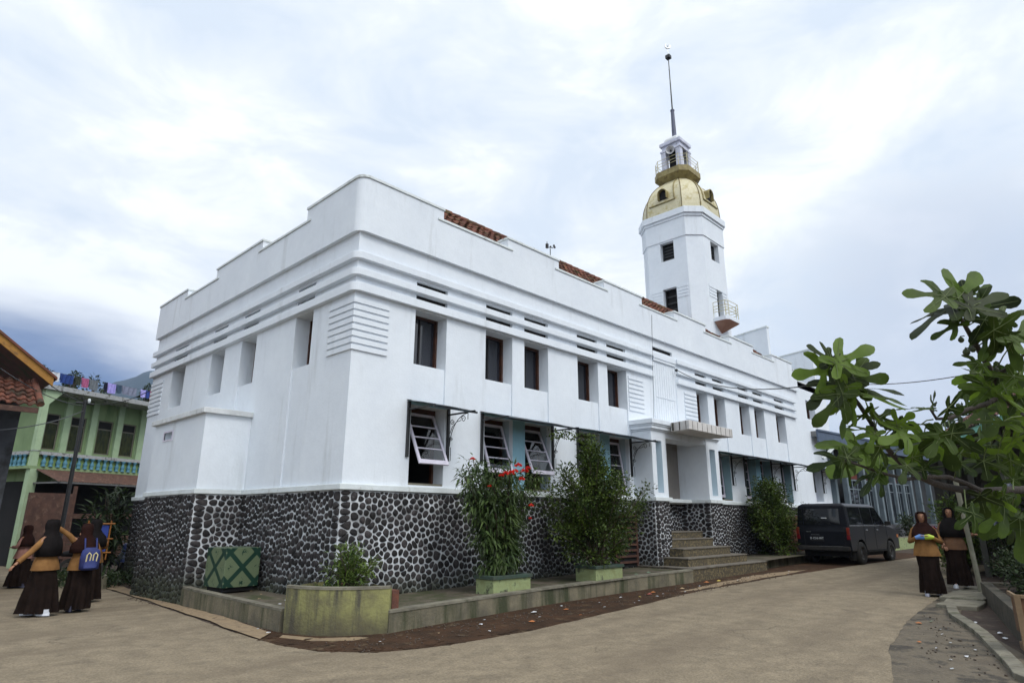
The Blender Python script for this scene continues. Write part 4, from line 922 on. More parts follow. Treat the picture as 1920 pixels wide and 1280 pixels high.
# ---- green tiled cube
TL=bpy.data.materials.new('green_diamond_tiles'); TL.use_nodes=True; tt=TL.node_tree; bb=tt.nodes['Principled BSDF']; bb.inputs['Roughness'].default_value=.38
def tilemat(t,bb,axisu,axisv,dark,light,k=1.0):
    tc_=N(t,'ShaderNodeTexCoord'); sx=N(t,'ShaderNodeSeparateXYZ'); t.links.new(tc_.outputs['Object'],sx.inputs[0])
    ad_=N(t,'ShaderNodeMath',operation='ADD'); t.links.new(sx.outputs[0],ad_.inputs[0]); t.links.new(sx.outputs[1],ad_.inputs[1])
    def cell(a,scale):
        m_=N(t,'ShaderNodeMath',operation='MULTIPLY'); m_.inputs[1].default_value=scale; t.links.new(a,m_.inputs[0])
        p_=N(t,'ShaderNodeMath',operation='PINGPONG'); p_.inputs[1].default_value=.5; t.links.new(m_.outputs[0],p_.inputs[0]); return p_.outputs[0]
    ad2=N(t,'ShaderNodeMath',operation='ADD'); ad2.inputs[1].default_value=.34; t.links.new(ad_.outputs[0],ad2.inputs[0]); ad3=N(t,'ShaderNodeMath',operation='ADD'); ad3.inputs[1].default_value=-.13; t.links.new(sx.outputs[2],ad3.inputs[0])
    a=cell(ad2.outputs[0],1/.52); c=cell(ad3.outputs[0],1/.52)
    s_=N(t,'ShaderNodeMath',operation='ADD'); t.links.new(a,s_.inputs[0]); t.links.new(c,s_.inputs[1])      # 0..1 ; 0.5 = diagonal
    d_=N(t,'ShaderNodeMath',operation='SUBTRACT'); t.links.new(s_.outputs[0],d_.inputs[0]); d_.inputs[1].default_value=.5
    ab=N(t,'ShaderNodeMath',operation='ABSOLUTE'); t.links.new(d_.outputs[0],ab.inputs[0])
    gt=N(t,'ShaderNodeMapRange'); gt.inputs[1].default_value=.10; gt.inputs[2].default_value=.115; t.links.new(ab.outputs[0],gt.inputs[0])
    nz=N(t,'ShaderNodeTexNoise',i_Scale=34.0,i_Detail=2.0); t.links.new(tc_.outputs['Object'],nz.inputs[0])
    th=N(t,'ShaderNodeMapRange'); th.inputs[1].default_value=.30; th.inputs[2].default_value=.42; t.links.new(ab.outputs[0],th.inputs[0])
    fl_=N(t,'ShaderNodeMath',operation='GREATER_THAN'); fl_.inputs[1].default_value=.56; t.links.new(nz.outputs[0],fl_.inputs[0])
    mu=N(t,'ShaderNodeMath',operation='MULTIPLY'); t.links.new(fl_.outputs[0],mu.inputs[0]); t.links.new(th.outputs[0],mu.inputs[1])
    sb=N(t,'ShaderNodeMath',operation='SUBTRACT',use_clamp=True); t.links.new(gt.outputs[0],sb.inputs[0]); t.links.new(mu.outputs[0],sb.inputs[1])
    mm=N(t,'ShaderNodeMix',data_type='RGBA'); t.links.new(sb.outputs[0],mm.inputs[0]); mm.inputs[6].default_value=(*dark,1); mm.inputs[7].default_value=(*light,1)
    t.links.new(mm.outputs[2],bb.inputs['Base Color'])
tilemat(tt,bb,0,1,(.010,.036,.024),(.115,.15,.085))
t=thing('tiled_cube',(-.50,2.74,.31),'green cube clad in diamond-patterned ceramic tiles, standing on the terrace edge','tiled block',rz=rad(6))
b=MB(); h=.34; 
me=MB(); me.box(-h,h,-h,h,.05,.73); o=me.build('tiles',TL); o.parent=t; o.modifiers.new('bevel','BEVEL').width=.006
me=MB(); me.box(-h+.05,h-.05,-h+.05,h-.05,-.02,.05); o=me.build('base',DARK); o.parent=t  # inset support, coloured dark for the shadow gap under the cube
# ============================================================ foreground fig tree
FT=thing('fig_tree',(-.9,-10.3,0),'foreground fig tree with large lobed leaves reaching in from the right edge','tree')
b=MB()
b.tube([(-.9,-10.3,-.05),(-.93,-10.22,.5),(-.98,-10.1,.9),(-1.02,-10.0,1.25),(-1.0,-9.95,1.7)],[.09,.08,.07,.055,.045],10)
def br(P,r0,r1,n=5):
    pts=[at(*p) for p in P]; 
    b.tube(pts,[r0+(r1-r0)*i/(len(pts)-1) for i in range(len(pts))],8)
J=(2240,930,3.45)
b.tube([(-1.0,-9.98,1.30),at(2150,925,3.42),at(2050,918,3.40),at(1960,917,3.35)],[.05,.04,.03,.024],8)
br([(1960,917,3.35),(1900,918,3.3),(1840,921,3.25),(1800,917,3.22),(1770,911,3.2),(1745,903,3.18),(1718,889,3.16),(1695,873,3.15),(1672,850,3.12),(1648,820,3.1),(1632,790,3.08),(1612,760,3.06),(1597,740,3.05),(1580,716,3.04),(1566,697,3.02),(1560,680,3.0)],.021,.006)
b.tube([(-1.0,-9.95,1.66),at(2060,900,3.3),at(1985,845,3.2)],[.042,.032,.026],8)
br([(1985,845,3.2),(1940,805,3.15),(1910,775,3.12),(1884,738,3.1),(1864,706,3.08),(1848,678,3.06),(1832,650,3.04),(1816,622,3.02),(1801,596,3.0),(1786,570,2.98)],.025,.007)
br([(1843,921,3.25),(1812,906,3.2),(1780,894,3.15),(1740,893,3.1),(1700,898,3.05),(1660,888,3.0),(1620,875,2.95),(1585,862,2.92)],.013,.005)
br([(1884,738,3.1),(1850,757,3.05),(1812,768,3.02),(1780,784,3.0),(1756,785,2.98),(1745,768,2.96)],.014,.005)
br([(1864,706,3.08),(1890,690,3.0),(1925,660,2.95)],.012,.006)
b.build('trunk',BARKF,FT)
half=[(0,-.02),(.05,-.10),(.16,-.22),(.30,-.30),(.42,-.28),(.44,-.18),(.33,-.08),(.20,.02),(.15,.08),(.26,.10),(.44,.16),(.62,.28),(.72,.42),(.70,.54),(.60,.56),(.46,.46),(.30,.34),(.13,.27),(.095,.34),(.085,.50),(.13,.66),(.19,.80),(.18,.94),(.10,1.03),(0,1.08)]
_old=[(0,-.03),(.08,-.15),(.22,-.27),(.38,-.31),(.50,-.25),(.50,-.13),(.38,-.03),(.24,.05),(.22,.09),(.34,.11),(.52,.15),(.70,.25),(.82,.40),(.82,.53),(.72,.58),(.56,.52),(.38,.40),(.20,.31),(.155,.36),(.15,.48),(.20,.64),(.25,.80),(.22,.94),(.12,1.03),(0,1.08)]
half=[((a[0]*.5+c[0]*.5),(a[1]*.5+c[1]*.5)) for a,c in zip(half,_old)]
from mathutils.geometry import tessellate_polygon
outl=[(x,y) for x,y in half]+[(-x,y) for x,y in half[::-1][1:-1]]
LV=[Vector((x,y,0)) for x,y in outl]; LFc=[tuple(f) for f in tessellate_polygon([LV])]
lm=MB(); pt=MB()
def figleaf(base,tip,D0,D1,wd=1.0,tilt=0,seed=0,stem=None):
    wd*=.92
    R=random.Random(seed); p,q_=at(*base,D0),at(*tip,D1); d=q_-p; l=d.length/1.06; d.normalize()
    toc=(CAM-p).normalized(); n=(toc*.8+Vector((0,0,.45))*R.uniform(.2,1.6)+rv(R)*.6+CR*tilt); n=(n-d*n.dot(d)).normalized(); s=d.cross(n)
    cup=R.uniform(.05,.22); cur=R.uniform(-.05,.30); tw=R.uniform(-.25,.25)
    vs=[]
    for v in LV:
        z=abs(v.x)*cup-(v.y**2)*cur*.5-(v.x**2)*.25*R.uniform(.98,1.02)+tw*v.x*v.y*.6+.02*math.sin(v.x*9+v.y*7+seed)
        vs.append(p+s*(v.x*l*wd)+d*(v.y*l)+n*(z*l))
    lm.mesh(vs,LFc,True)
    for (x0,y0,x1,y1) in ((0,0,0,1.0),(0,0,.72,.5),(0,0,-.72,.5),(0,0,.42,-.2),(0,0,-.42,-.2)):
        P=[]
        for i in range(5):
            x,y=x0+(x1-x0)*i/4,y0+(y1-y0)*i/4; z=abs(x)*cup-(y**2)*cur*.5-(x**2)*.25+tw*x*y*.6+.02*math.sin(x*9+y*7+seed)
            P.append(p+s*(x*l*wd)+d*(y*l)+n*(z*l+.0015))
        pt.tube(P,[.0022,.0018,.0014,.001,.0006],4,cap=False)
    if stem:
        e_=at(*stem); pt.tube([e_,e_.lerp(p,.5)+Vector((0,0,.008)),p],[.0035,.003,.0025],5,cap=False)
FL=[((1772,556),(1694,545),1.0,(1787,570)),((1795,560),(1842,509),.9,(1789,572)),((1800,556),(1856,530),.8,(1789,574)),((1825,580),(1914,563),.8,(1792,582)),((1786,574),(1702,622),.9,(1790,578)),((1797,606),(1746,637),.85,(1802,600)),((1815,578),(1890,547),.75,(1795,585)),((1850,622),(1843,678),1.0,(1822,632)),((1862,618),(1924,640),1.0,(1832,645)),((1836,680),(1789,681),.8,(1846,676)),((1842,684),(1834,712),1.1,(1850,684)),((1870,700),(1925,722),1.1,(1860,700)),((1880,622),(1915,695),.8,(1832,650)),((1872,597),(1925,584),.6,(1820,625)),((1845,600),(1880,660),.9,(1812,612)),((1812,560),(1800,522),.8,(1789,572)),((1900,640),(1935,600),.9,(1864,700)),
((1557,680),(1518,646),.8,(1561,688)),((1568,682),(1640,648),.8,(1562,690)),((1552,694),(1485,704),.8,(1563,696)),((1575,706),(1648,676),.85,(1568,702)),((1590,712),(1674,709),.7,(1575,712)),((1592,726),(1696,729),.65,(1584,722)),((1625,742),(1700,753),.75,(1598,744)),((1566,716),(1516,768),.85,(1574,712)),((1580,738),(1526,800),.75,(1590,732)),((1592,748),(1572,822),.75,(1598,744)),((1588,724),(1551,778),.8,(1590,730)),((1625,776),(1588,786),1.1,(1634,790)),((1637,780),(1634,758),1.3,(1640,795)),((1646,786),(1676,766),1.1,(1642,800)),((1682,797),(1714,774),1.1,(1650,815)),((1632,806),(1577,806),.7,(1642,806)),((1640,812),(1628,848),1.0,(1648,820)),((1560,676),(1552,648),.8,(1561,684)),((1604,700),(1612,664),.8,(1580,712)),
((1747,762),(1752,731),1.3,(1746,770)),((1740,767),(1680,764),.55,(1746,770)),((1774,812),(1786,884),1.15,(1770,786)),((1768,812),(1738,858),.95,(1766,790)),((1784,812),(1826,846),.95,(1778,788)),((1838,822),(1864,794),1.0,(1830,840)),((1726,796),(1760,797),.8,(1750,786)),((1820,834),(1883,853),.7,(1800,850)),((1844,864),(1853,902),1.2,(1850,840)),((1776,764),(1806,772),1.0,(1780,782)),((1815,768),(1810,738),1.0,(1812,768)),((1858,726),(1818,772),1.1,(1864,712)),((1878,740),(1915,776),1.2,(1880,735)),((1884,730),(1925,736),1.1,(1872,720)),((1800,776),(1770,800),.9,(1800,770)),
((1578,862),(1516,876),.7,(1590,864)),((1582,864),(1612,884),1.1,(1592,864)),((1580,866),(1582,893),1.1,(1592,866)),((1588,858),(1610,836),1.0,(1596,864)),((1600,850),(1622,840),1.0,(1612,872)),((1625,846),(1590,852),.9,(1660,838)),((1650,836),(1632,876),1.0,(1662,838)),((1640,884),(1616,930),1.0,(1645,884)),((1648,884),(1658,932),1.05,(1650,886)),((1680,800),(1700,842),1.1,(1652,825)),((1700,812),(1650,828),.8,(1662,838)),((1690,842),(1728,826),1.0,(1676,852)),((1710,856),(1738,872),1.0,(1690,868)),((1700,872),(1690,906),1.0,(1700,876)),((1724,884),(1752,862),1.0,(1718,889)),
((1838,928),(1850,972),1.1,(1836,921)),((1826,962),(1793,990),.9,(1822,940)),((1812,955),(1790,972),.7,(1808,918)),((1862,930),(1868,978),1.2,(1858,921)),((1880,925),(1905,968),1.0,(1872,921)),((1900,900),(1912,870),1.1,(1900,918)),((1895,862),(1860,880),1.1,(1930,880)),((1900,820),(1935,850),1.2,(1925,800)),((1880,790),(1850,812),1.1,(1915,780)),((1896,770),(1935,800),1.1,(1905,770)),((1900,705),(1862,742),1.1,(1885,735)),((1912,740),(1890,778),1.1,(1905,765)),((1835,700),(1800,690),.6,(1850,690)),((1730,880),(1760,850),1.0,(1740,893)),((1798,866),(1832,892),1.0,(1790,895)),((1870,850),(1842,870),1.0,(1880,820))]
RX=random.Random(99)
for k in range(32):
    x=RX.uniform(1835,1950); y=RX.uniform(700,975)
    if x<1862: y=RX.uniform(690,860)
    if k>26: x=RX.uniform(1600,1780); y=RX.uniform(815,880)
    a=RX.uniform(.2,2.9); ll=RX.uniform(45,85); FL.append(((x,y),(x+ll*math.cos(a)*RX.choice((-1,1)),y+ll*math.sin(a)),RX.uniform(.85,1.15),(x+RX.uniform(-8,8),y-RX.uniform(10,30))))
for i,(bs_,tp,wd,stm) in enumerate(FL):
    R=random.Random(i*7+1); D=3.0+R.uniform(-.12,.10)
    if bs_[0]>1830 and bs_[1]>800: D+=.2
    if i>=len(FL)-32: D+=R.uniform(.2,.6)
    figleaf(bs_,tp,D,D+R.uniform(-.07,.07),wd,R.uniform(-.3,.3),i,(*stm,3.05 if stm[1]<860 else 3.1))
lm.build('foliage',LFF,FT); pt.build('leaf_veins',mat('pale_leaf_vein',(.12,.16,.05),(.09,.12,.04),5,.6),FT)
FR=mat('green_fig_skin',(.055,.075,.03),(.03,.03,.025),12,.6)
for (x,y,r) in ((1802,637,.013),(1812,660,.016),(1824,655,.013),(1868,693,.012),(1785,598,.012),(1795,600,.012),(1845,614,.010),(1571,691,.007),(1786,568,.013)):
    f=MB(); c=at(x,y,3.0); f.lathe([(0,-1.1*r),(.5*r,-1.0*r),(.95*r,-.4*r),(r,.1*r),(.7*r,.75*r),(.25*r,1.15*r),(.12*r,1.5*r)],10,c); f.tube([c+Vector((0,0,1.3*r)),c+CR*.02+Vector((0,0,.02))],.0025,4); f.build('fruit',FR,FT)
# ============================================================ people
SKIN=mat('warm_brown_skin',(.30,.15,.085),(.26,.125,.07),5,.55,spec=.4)
TAN=mat('tan_uniform_cloth',(.25,.13,.048),(.18,.09,.034),8,.9,.2,60,spec=.1)
TAN2=mat('brown_uniform_cloth',(.15,.08,.045),(.11,.06,.035),8,.9,.2,60,spec=.1)  # plain brown blouse cloth
PKB=mat('dusty_pink_blouse_cloth',(.30,.16,.13),(.24,.12,.10),8,.9,.2,60,spec=.1)
SK=mat('dark_brown_skirt_cloth',(.016,.010,.008),(.009,.006,.005),8,.95,.2,60,spec=.08)
HJ1=mat('black_brown_veil_cloth',(.013,.011,.011),(.008,.007,.007),8,.95,.2,60,spec=.08)
HJ2=mat('maroon_brown_veil_cloth',(.026,.011,.009),(.016,.007,.006),8,.95,.2,60,spec=.08)
WSH=mat('white_shoe',(.55,.57,.62),(.45,.47,.5),8,.6); NSH=mat('navy_shoe',(.03,.035,.07),(.02,.02,.04),8,.6); SOLE=mat('pale_sole',(.4,.42,.5),(.3,.3,.35),8,.7)
def loft(b,rings,n=32,rip=0,k=9,seed=0,skip=None,cap=False):
    R=random.Random(seed); ph=R.uniform(0,6); vs=[]
    from mathutils import noise as MN
    wr=0 if (skip or rip==0) else .045
    if wr:
        A_=np.array(rings); t_=np.linspace(0,len(rings)-1,(len(rings)-1)*3+1); rings=[tuple(np.interp(q_,range(len(A_)),A_[:,c_]) for c_ in range(5)) for q_ in t_]
    for i,(cx,cy,z,rx,ry) in enumerate(rings):
        s_=i/(len(rings)-1)
        for j in range(n):
            a=2*PI*j/n; f=1+wr*MN.noise(Vector((math.cos(a)*1.8+seed*7,math.sin(a)*1.8,z*9)))*min(1,s_*4)+rip*s_**1.4*(math.sin(k*a+ph+s_*1.5)*.6+math.sin((k*.6+2)*a+1.3*ph)*.4)
            vs.append((cx+rx*f*math.cos(a),cy+ry*f*math.sin(a),z))
    fs=[]
    for i in range(len(rings)-1):
        for j in range(n):
            if skip and skip(i,2*PI*(j+.5)/n): continue
            fs.append((i*n+j,i*n+(j+1)%n,(i+1)*n+(j+1)%n,(i+1)*n+j))
    if cap: fs.append(tuple(range(n)))
    b.mesh(vs,fs,True)
def person(loc,face,H,label,cloth,veil,shoes,hands,stride=.0,seed=0,group=None,skirt_w=.21,head_turn=0,face_feat=False,shoe_dx=.1,skirtlean=(0,0),veillow=1.02):
    """hands: [(elbow),(wrist)] for right(+x) and left(-x), in local metres for a 1.55 m figure; local +y = facing"""
    rz=math.atan2(face[1],face[0])-PI/2; s=H/1.55
    t=thing('person',loc,label,'person',group,rz); t.scale=(s,s,s)
    # one continuous body grown along a skeleton
    V=[];E=[];Rr=[];roots=[]
    def v(p,r,root=False):
        V.append(p);Rr.append(r)
        if root: roots.append(len(V)-1)
        return len(V)-1
    pel=v((0,0,.84),(.13,.10),True); sp=v((0,0,1.02),(.11,.085)); ch=v((0,0,1.18),(.125,.09)); nk=v((0,0,1.29),(.045,.045)); n2=v((0,.008,1.345),(.045,.045)); hd=v((0,.02,1.40),(.068,.078)); h2=v((0,.015,1.46),(.078,.092)); h3=v((0,.0,1.515),(.055,.065))
    for a,c in ((pel,sp),(sp,ch),(ch,nk),(nk,n2),(n2,hd),(hd,h2),(h2,h3)): E.append((a,c))
    feet=[]
    for sx,dy in ((1,stride),(-1,-stride)):
        hp=v((sx*.075,0,.78),(.065,.07)); kn=v((sx*.08,dy*.45+.01,.44),(.045,.045)); an=v((sx*shoe_dx,dy,.09),(.035,.035)); toe=v((sx*shoe_dx,dy+.11,.035),(.03,.025))
        E+=[(pel,hp),(hp,kn),(kn,an),(an,toe)]; feet.append((sx*shoe_dx,dy))
    for sx,(el,wr) in zip((1,-1),hands):
        sh=v((sx*.15,0,1.22),(.05,.05)); e1=v(el,(.036,.036)); w1=v(wr,(.024,.022)); d=(Vector(wr)-Vector(el)).normalized(); pm=v(tuple(Vector(wr)+d*.05),(.036,.017))
        E+=[(ch,sh),(sh,e1),(e1,w1),(w1,pm)]
        side=d.cross(Vector((0,0,1))); side=side.normalized() if side.length>.1 else Vector((1,0,0)); nrm=side.cross(d)
        base=Vector(wr)+d*.055
        for k,ln in enumerate((.055,.068,.072,.066)):
            o_=side*((k-1.5)*.017); a=v(tuple(base+o_),(.008,.008),True); m_=v(tuple(base+o_+d*(.03+ln*.45)-nrm*.006),(.0075,.0075)); e_=v(tuple(base+o_+d*(.03+ln*.85)-nrm*.028),(.0065,.0065)); E+=[(a,m_),(m_,e_)]
        a=v(tuple(Vector(wr)+d*.02+side*.02),(.010,.010),True); m_=v(tuple(Vector(wr)+d*.045+side*.045-nrm*.012),(.009,.009)); e_=v(tuple(Vector(wr)+d*.075+side*.055-nrm*.02),(.007,.007)); E+=[(a,m_),(m_,e_)]
    me=bpy.data.meshes.new('body'); me.from_pydata(V,E,[]); me.materials.append(SKIN)
    o=bpy.data.objects.new('body',me); COL.objects.link(o); o.parent=t
    bm=bmesh.new(); bm.from_mesh(me); ly=bm.verts.layers.skin.verify(); bm.verts.ensure_lookup_table()
    for i,r in enumerate(Rr): bm.verts[i][ly].radius=r; bm.verts[i][ly].use_root=(i in roots)
    bm.to_mesh(me); bm.free()
    o.modifiers.new('skin','SKIN').use_smooth_shade=True; o.modifiers.new('sub','SUBSURF').levels=1; o.modifiers['sub'].render_levels=1
    def ch_(name,b,m): 
        oo=b.build(name,m); oo.parent=t; return oo
    lx,ly_=skirtlean
    b=MB(); loft(b,[(0,0,.98,.125,.10),(0,0,.86,.165,.135),(0+lx*.2,ly_*.2,.70,.185,.155),(lx*.5,ly_*.5,.50,skirt_w*.86,.17+stride*.26),(lx*.8,ly_*.8,.28,skirt_w*.95,.18+stride*.42),(lx,ly_,.055,skirt_w,.185+stride*.55)],72,.26,10,seed); ch_('skirt',b,SK)
    b=MB(); loft(b,[(0,0,1.29,.06,.055),(0,0,1.265,.13,.08),(0,0,1.21,.175,.105),(0,0,1.10,.165,.115),(0,0,.97,.165,.125),(0,.0,.84,.205,.165),(0,0,.72,.225,.185)],36,.06,7,seed+1)
    for sx,(el,wr) in zip((1,-1),hands):
        w2=Vector(el).lerp(Vector(wr),.93); P=[(sx*.13,0,1.225),(sx*.155,0,1.20),tuple(Vector((sx*.16,0,1.2)).lerp(Vector(el),.5)),el,tuple(Vector(el).lerp(w2,.5)),tuple(w2)]
        b.tube(P,[.045,.055,.050,.045,.042,.040],12)
    ch_('blouse',b,cloth)
    b=MB()
    def skp(i,a): # face opening towards +y
        aa=abs((a-PI/2+PI)%(2*PI)-PI); return 1<=i<=3 and aa<(.75 if i<3 else .62)
    loft(b,[(0,-.01,1.545,.035,.04),(0,0,1.525,.078,.09),(0,.0,1.46,.096,.108),(0,.0,1.40,.094,.105),(0,-.005,1.34,.085,.095),(0,-.01,1.28,.125,.105),(0,-.01,1.21,.20,.135),(0,-.01,1.12,.225,.16),(0,-.01,veillow,.225,.175)],36,.05,6,seed+2,skip=skp,cap=True); o=ch_('headscarf',b,veil)
    so=o.modifiers.new('thick','SOLIDIFY'); so.thickness=.006
    for i,(fx,fy) in enumerate(feet):
        lift=.0 if (i==0 or stride<.05) else .02
        b=MB(); loft(b,[(fx,fy+.03,.012+lift,.042,.115),(fx,fy+.03,.04+lift,.043,.118),(fx,fy+.015,.07+lift,.038,.085),(fx,fy-.02,.10+lift,.036,.05)],20,0,cap=True); b.mesh([(fx+.045*math.cos(a),fy+.03+.12*math.sin(a),z+lift) for z in (0,.014) for a in [2*PI*k/18 for k in range(18)]],[(k,(k+1)%18,18+(k+1)%18,18+k) for k in range(18)]+[tuple(range(18))[::-1],tuple(range(18,36))]); ch_('shoe',b,shoes)
    if face_feat:
        for sx in (-1,1):
            b=MB(); b.blob((sx*.031,.098,1.452),.011,8,1,0,(1.2,.5,.6)); ch_('eye',b,mat('dark_eye',(.01,.008,.007),None,4,.3))
            b=MB(); b.tube([(sx*.018,.102,1.472),(sx*.033,.100,1.477),(sx*.046,.092,1.470)],.003,4); ch_('eyebrow',b,HJ1)
        b=MB(); b.mesh([(0,.104,1.455),(-.015,.096,1.415),(.015,.096,1.415),(0,.122,1.422),(0,.098,1.408)],[(0,1,3),(0,3,2),(1,4,3),(3,4,2)]); ch_('nose',b,SKIN)
        b=MB(); b.tube([(-.024,.094,1.392),(0,.099,1.388),(.024,.094,1.392)],[.003,.006,.003],6); ch_('mouth',b,mat('lip',(.20,.06,.05),None,4,.5))
    return t
def gp(x,y): return (x,y,g(x,y)+.01)
person(gp(-3.16,4.05),(-.70,.72),1.57,'person in a tan uniform, black-brown veil and white shoes striding left, arm held out',TAN,HJ1,WSH,[((.27,-.02,1.0),(.20,.16,.88)),((-.34,.05,1.02),(-.50,.12,.86))],stride=.20,seed=1,skirt_w=.215,skirtlean=(0,.0),veillow=.94)
person(gp(-2.58,4.25),(-.02,1),1.50,'person with a blue backpack, seen from behind, one arm raised to the neighbour\'s head',TAN,HJ2,NSH,[((.25,-.05,1.0),(.24,.12,.90)),((-.27,.02,1.33),(-.46,.06,1.47))],stride=.12,seed=2,skirt_w=.22)
person(gp(-2.05,5.9),(-.2,.98),1.60,'person in a dark veil half hidden behind the girl with the blue backpack',TAN,HJ1,NSH,[((.25,.02,1.0),(.22,.2,.98)),((-.22,.06,1.05),(-.15,.2,1.2))],stride=.12,seed=3,skirt_w=.24)
person(gp(-2.30,11.0),(-.75,.66),1.52,'person in a dusty pink blouse and maroon veil at the far left',PKB,HJ2,NSH,[((.24,.06,1.03),(.12,.24,1.02)),((-.24,.05,1.0),(-.12,.22,1.0))],stride=.16,seed=4)
person(gp(9.45,-6.38),(-.97,-.22),1.60,'person in tan and a maroon veil walking towards us with a blue and lime toy',TAN,HJ2,SOLE,[((.25,.0,.98),(.10,.22,1.07)),((-.25,.0,.98),(-.10,.22,1.07))],stride=.10,seed=5,skirt_w=.19,face_feat=True,veillow=1.04)
person((10.75,-6.62,g(10.75,-6.62)+.075),(-.96,-.26),1.62,'smiling person in a dark veil walking beside the leaning pole, one hand raised',TAN2,HJ1,WSH,[((.24,.0,.98),(.18,.14,.82)),((-.27,.02,1.0),(-.33,.20,1.02))],stride=.16,seed=6,skirt_w=.19,face_feat=True,veillow=.96)
# backpack
t=thing('backpack',(-2.55,3.98,1.0+g(-2.5,4)),'bright blue school backpack with two pale loops on its flap','backpack')
BPK=mat('blue_backpack_cloth',(.022,.035,.15),(.015,.02,.09),10,.7,.2,60)
b=MB(); cx,cy,cz=-2.53,4.0,.86; loft(b,[(cx,cy,cz-.19,.10,.05),(cx,cy-.02,cz-.17,.15,.085),(cx,cy-.03,cz,.16,.10),(cx,cy-.02,cz+.14,.135,.085),(cx,cy,cz+.19,.07,.05)],24,.03,4,1,cap=True); b.build('bag',BPK,t)
b=MB(); loft(b,[(cx,cy-.10,cz-.15,.10,.03),(cx,cy-.115,cz-.05,.115,.035),(cx,cy-.10,cz+.0,.09,.02)],20,0,cap=True); b.build('pocket',BPK,t)
b=MB(); PALE=mat('pale_yellow_trim',(.50,.44,.26),None,6,.8)
for sx in (-.045,.055): b.tube([(cx+sx-.035,cy-.125,cz-.06),(cx+sx-.03,cy-.125,cz+.07),(cx+sx,cy-.12,cz+.105),(cx+sx+.03,cy-.125,cz+.07),(cx+sx+.02,cy-.125,cz-.04)],.012,6)
b.build('trim',PALE,t)
b=MB()
for sx in (-.09,.09): b.tube([(cx+sx,cy+.02,cz+.16),(cx+sx,cy+.12,cz+.34),(cx+sx*1.1,cy+.3,cz+.30)],.014,5)
b.build('strap',BPK,t)
# toy carried by the girl on the right
hx=Vector((9.45,-6.38,0))+Vector((-.97,-.22,0))*.29; hz_=1.11+g(9.4,-6.4)
t=thing('toy',(hx.x,hx.y,hz_),'blue and lime green plastic toy held at chest height by the right-hand girl','toy')
sd_=Vector((.22,-.97,0))
b=MB(); b.tube([hx-sd_*.16+Vector((0,0,hz_-.01)),hx-sd_*.08+Vector((0,0,hz_+.01)),hx+Vector((0,0,hz_))],[.03,.05,.045],10); b.build('blue_body',mat('sky_blue_plastic',(.10,.22,.50),None,5,.4),t)
b=MB(); b.tube([hx+Vector((0,0,hz_)),hx+sd_*.08+Vector((0,0,hz_+.01)),hx+sd_*.16+Vector((0,0,hz_))],[.045,.055,.03],10); b.build('lime_body',mat('lime_plastic',(.42,.55,.05),None,5,.4),t)
# ============================================================ parked van
CP=mat('black_car_paint',(.008,.009,.013),(.006,.007,.010),3,.30,spec=.24,fine=(18,.2)); CPD=mat('dusty_dark_sill',(.032,.030,.027),(.018,.017,.017),5,.8,spec=.2)
CG=mat('car_glass',(.008,.009,.012),None,3,.05,spec=.8); RUB=mat('tyre_rubber',(.02,.02,.02),(.03,.027,.022),9,.9,.4,50); RIM=mat('grey_wheel_rim',(.10,.10,.10),(.06,.055,.05),6,.45,metal=.6); CHR=mat('chrome_strip',(.6,.62,.65),None,5,.25,metal=.9)
VAN=thing('parked_van',(17.0,-2.2,g(17,-2.2)),'dark boxy passenger van parked beyond the entrance steps with its rear towards us','van',rz=math.atan2(-.07,.997))
def vb(name,b,m,par=None,bevel=0):
    o=b.build(name,m,bevel=bevel); o.parent=par or VAN; return o
W=.83
b=MB()
prof_=[(-.80,.42),(-.44,.42)]+[(.0+.40*math.cos(PI-PI*i/10),.36+.40*math.sin(PI*i/10)) for i in range(11)]+[(.44,.36),(2.10,.36)]+[(2.52+.40*math.cos(PI-PI*i/10),.36+.40*math.sin(PI*i/10)) for i in range(11)]+[(2.96,.40),(3.32,.42),(3.40,.60),(3.38,.86),(3.30,1.02),(2.62,1.14),(2.35,1.17),(-.79,1.17),(-.83,1.0),(-.83,.6)]
n=len(prof_)
b.mesh([(x,-W,z) for x,z in prof_]+[(x,W,z) for x,z in prof_],[tuple(range(n)),tuple(range(n,2*n))[::-1]]+[(i,n+i,n+(i+1)%n,(i+1)%n) for i in range(n)])
vb('body',b,CP,bevel=.035)
b=MB(); zr=1.86; zb=1.165
cab=[[(-.80,W-.02,zb),(2.40,W-.02,zb),(1.70,W-.11,zr-.05),(-.74,W-.11,zr-.05)]]
P=[(-.80,-W+.015,zb),(2.42,-W+.015,zb),(2.42,W-.015,zb),(-.80,W-.015,zb),(-.77,-W+.09,zr-.07),(1.72,-W+.09,zr-.07),(1.72,W-.09,zr-.07),(-.77,W-.09,zr-.07),(-.68,-W+.2,zr),(1.55,-W+.2,zr),(1.55,W-.2,zr),(-.68,W-.2,zr)]
b.mesh(P,[(0,1,5,4),(1,2,6,5),(2,3,7,6),(3,0,4,7),(4,5,9,8),(5,6,10,9),(6,7,11,10),(7,4,8,11),(8,9,10,11)]); vb('cabin',b,CP,bevel=.03)
def onside(x,z,sy,e=.006): f=(z-zb)/(zr-.07-zb); return (x,sy*(W-.015-.075*f+e),z)
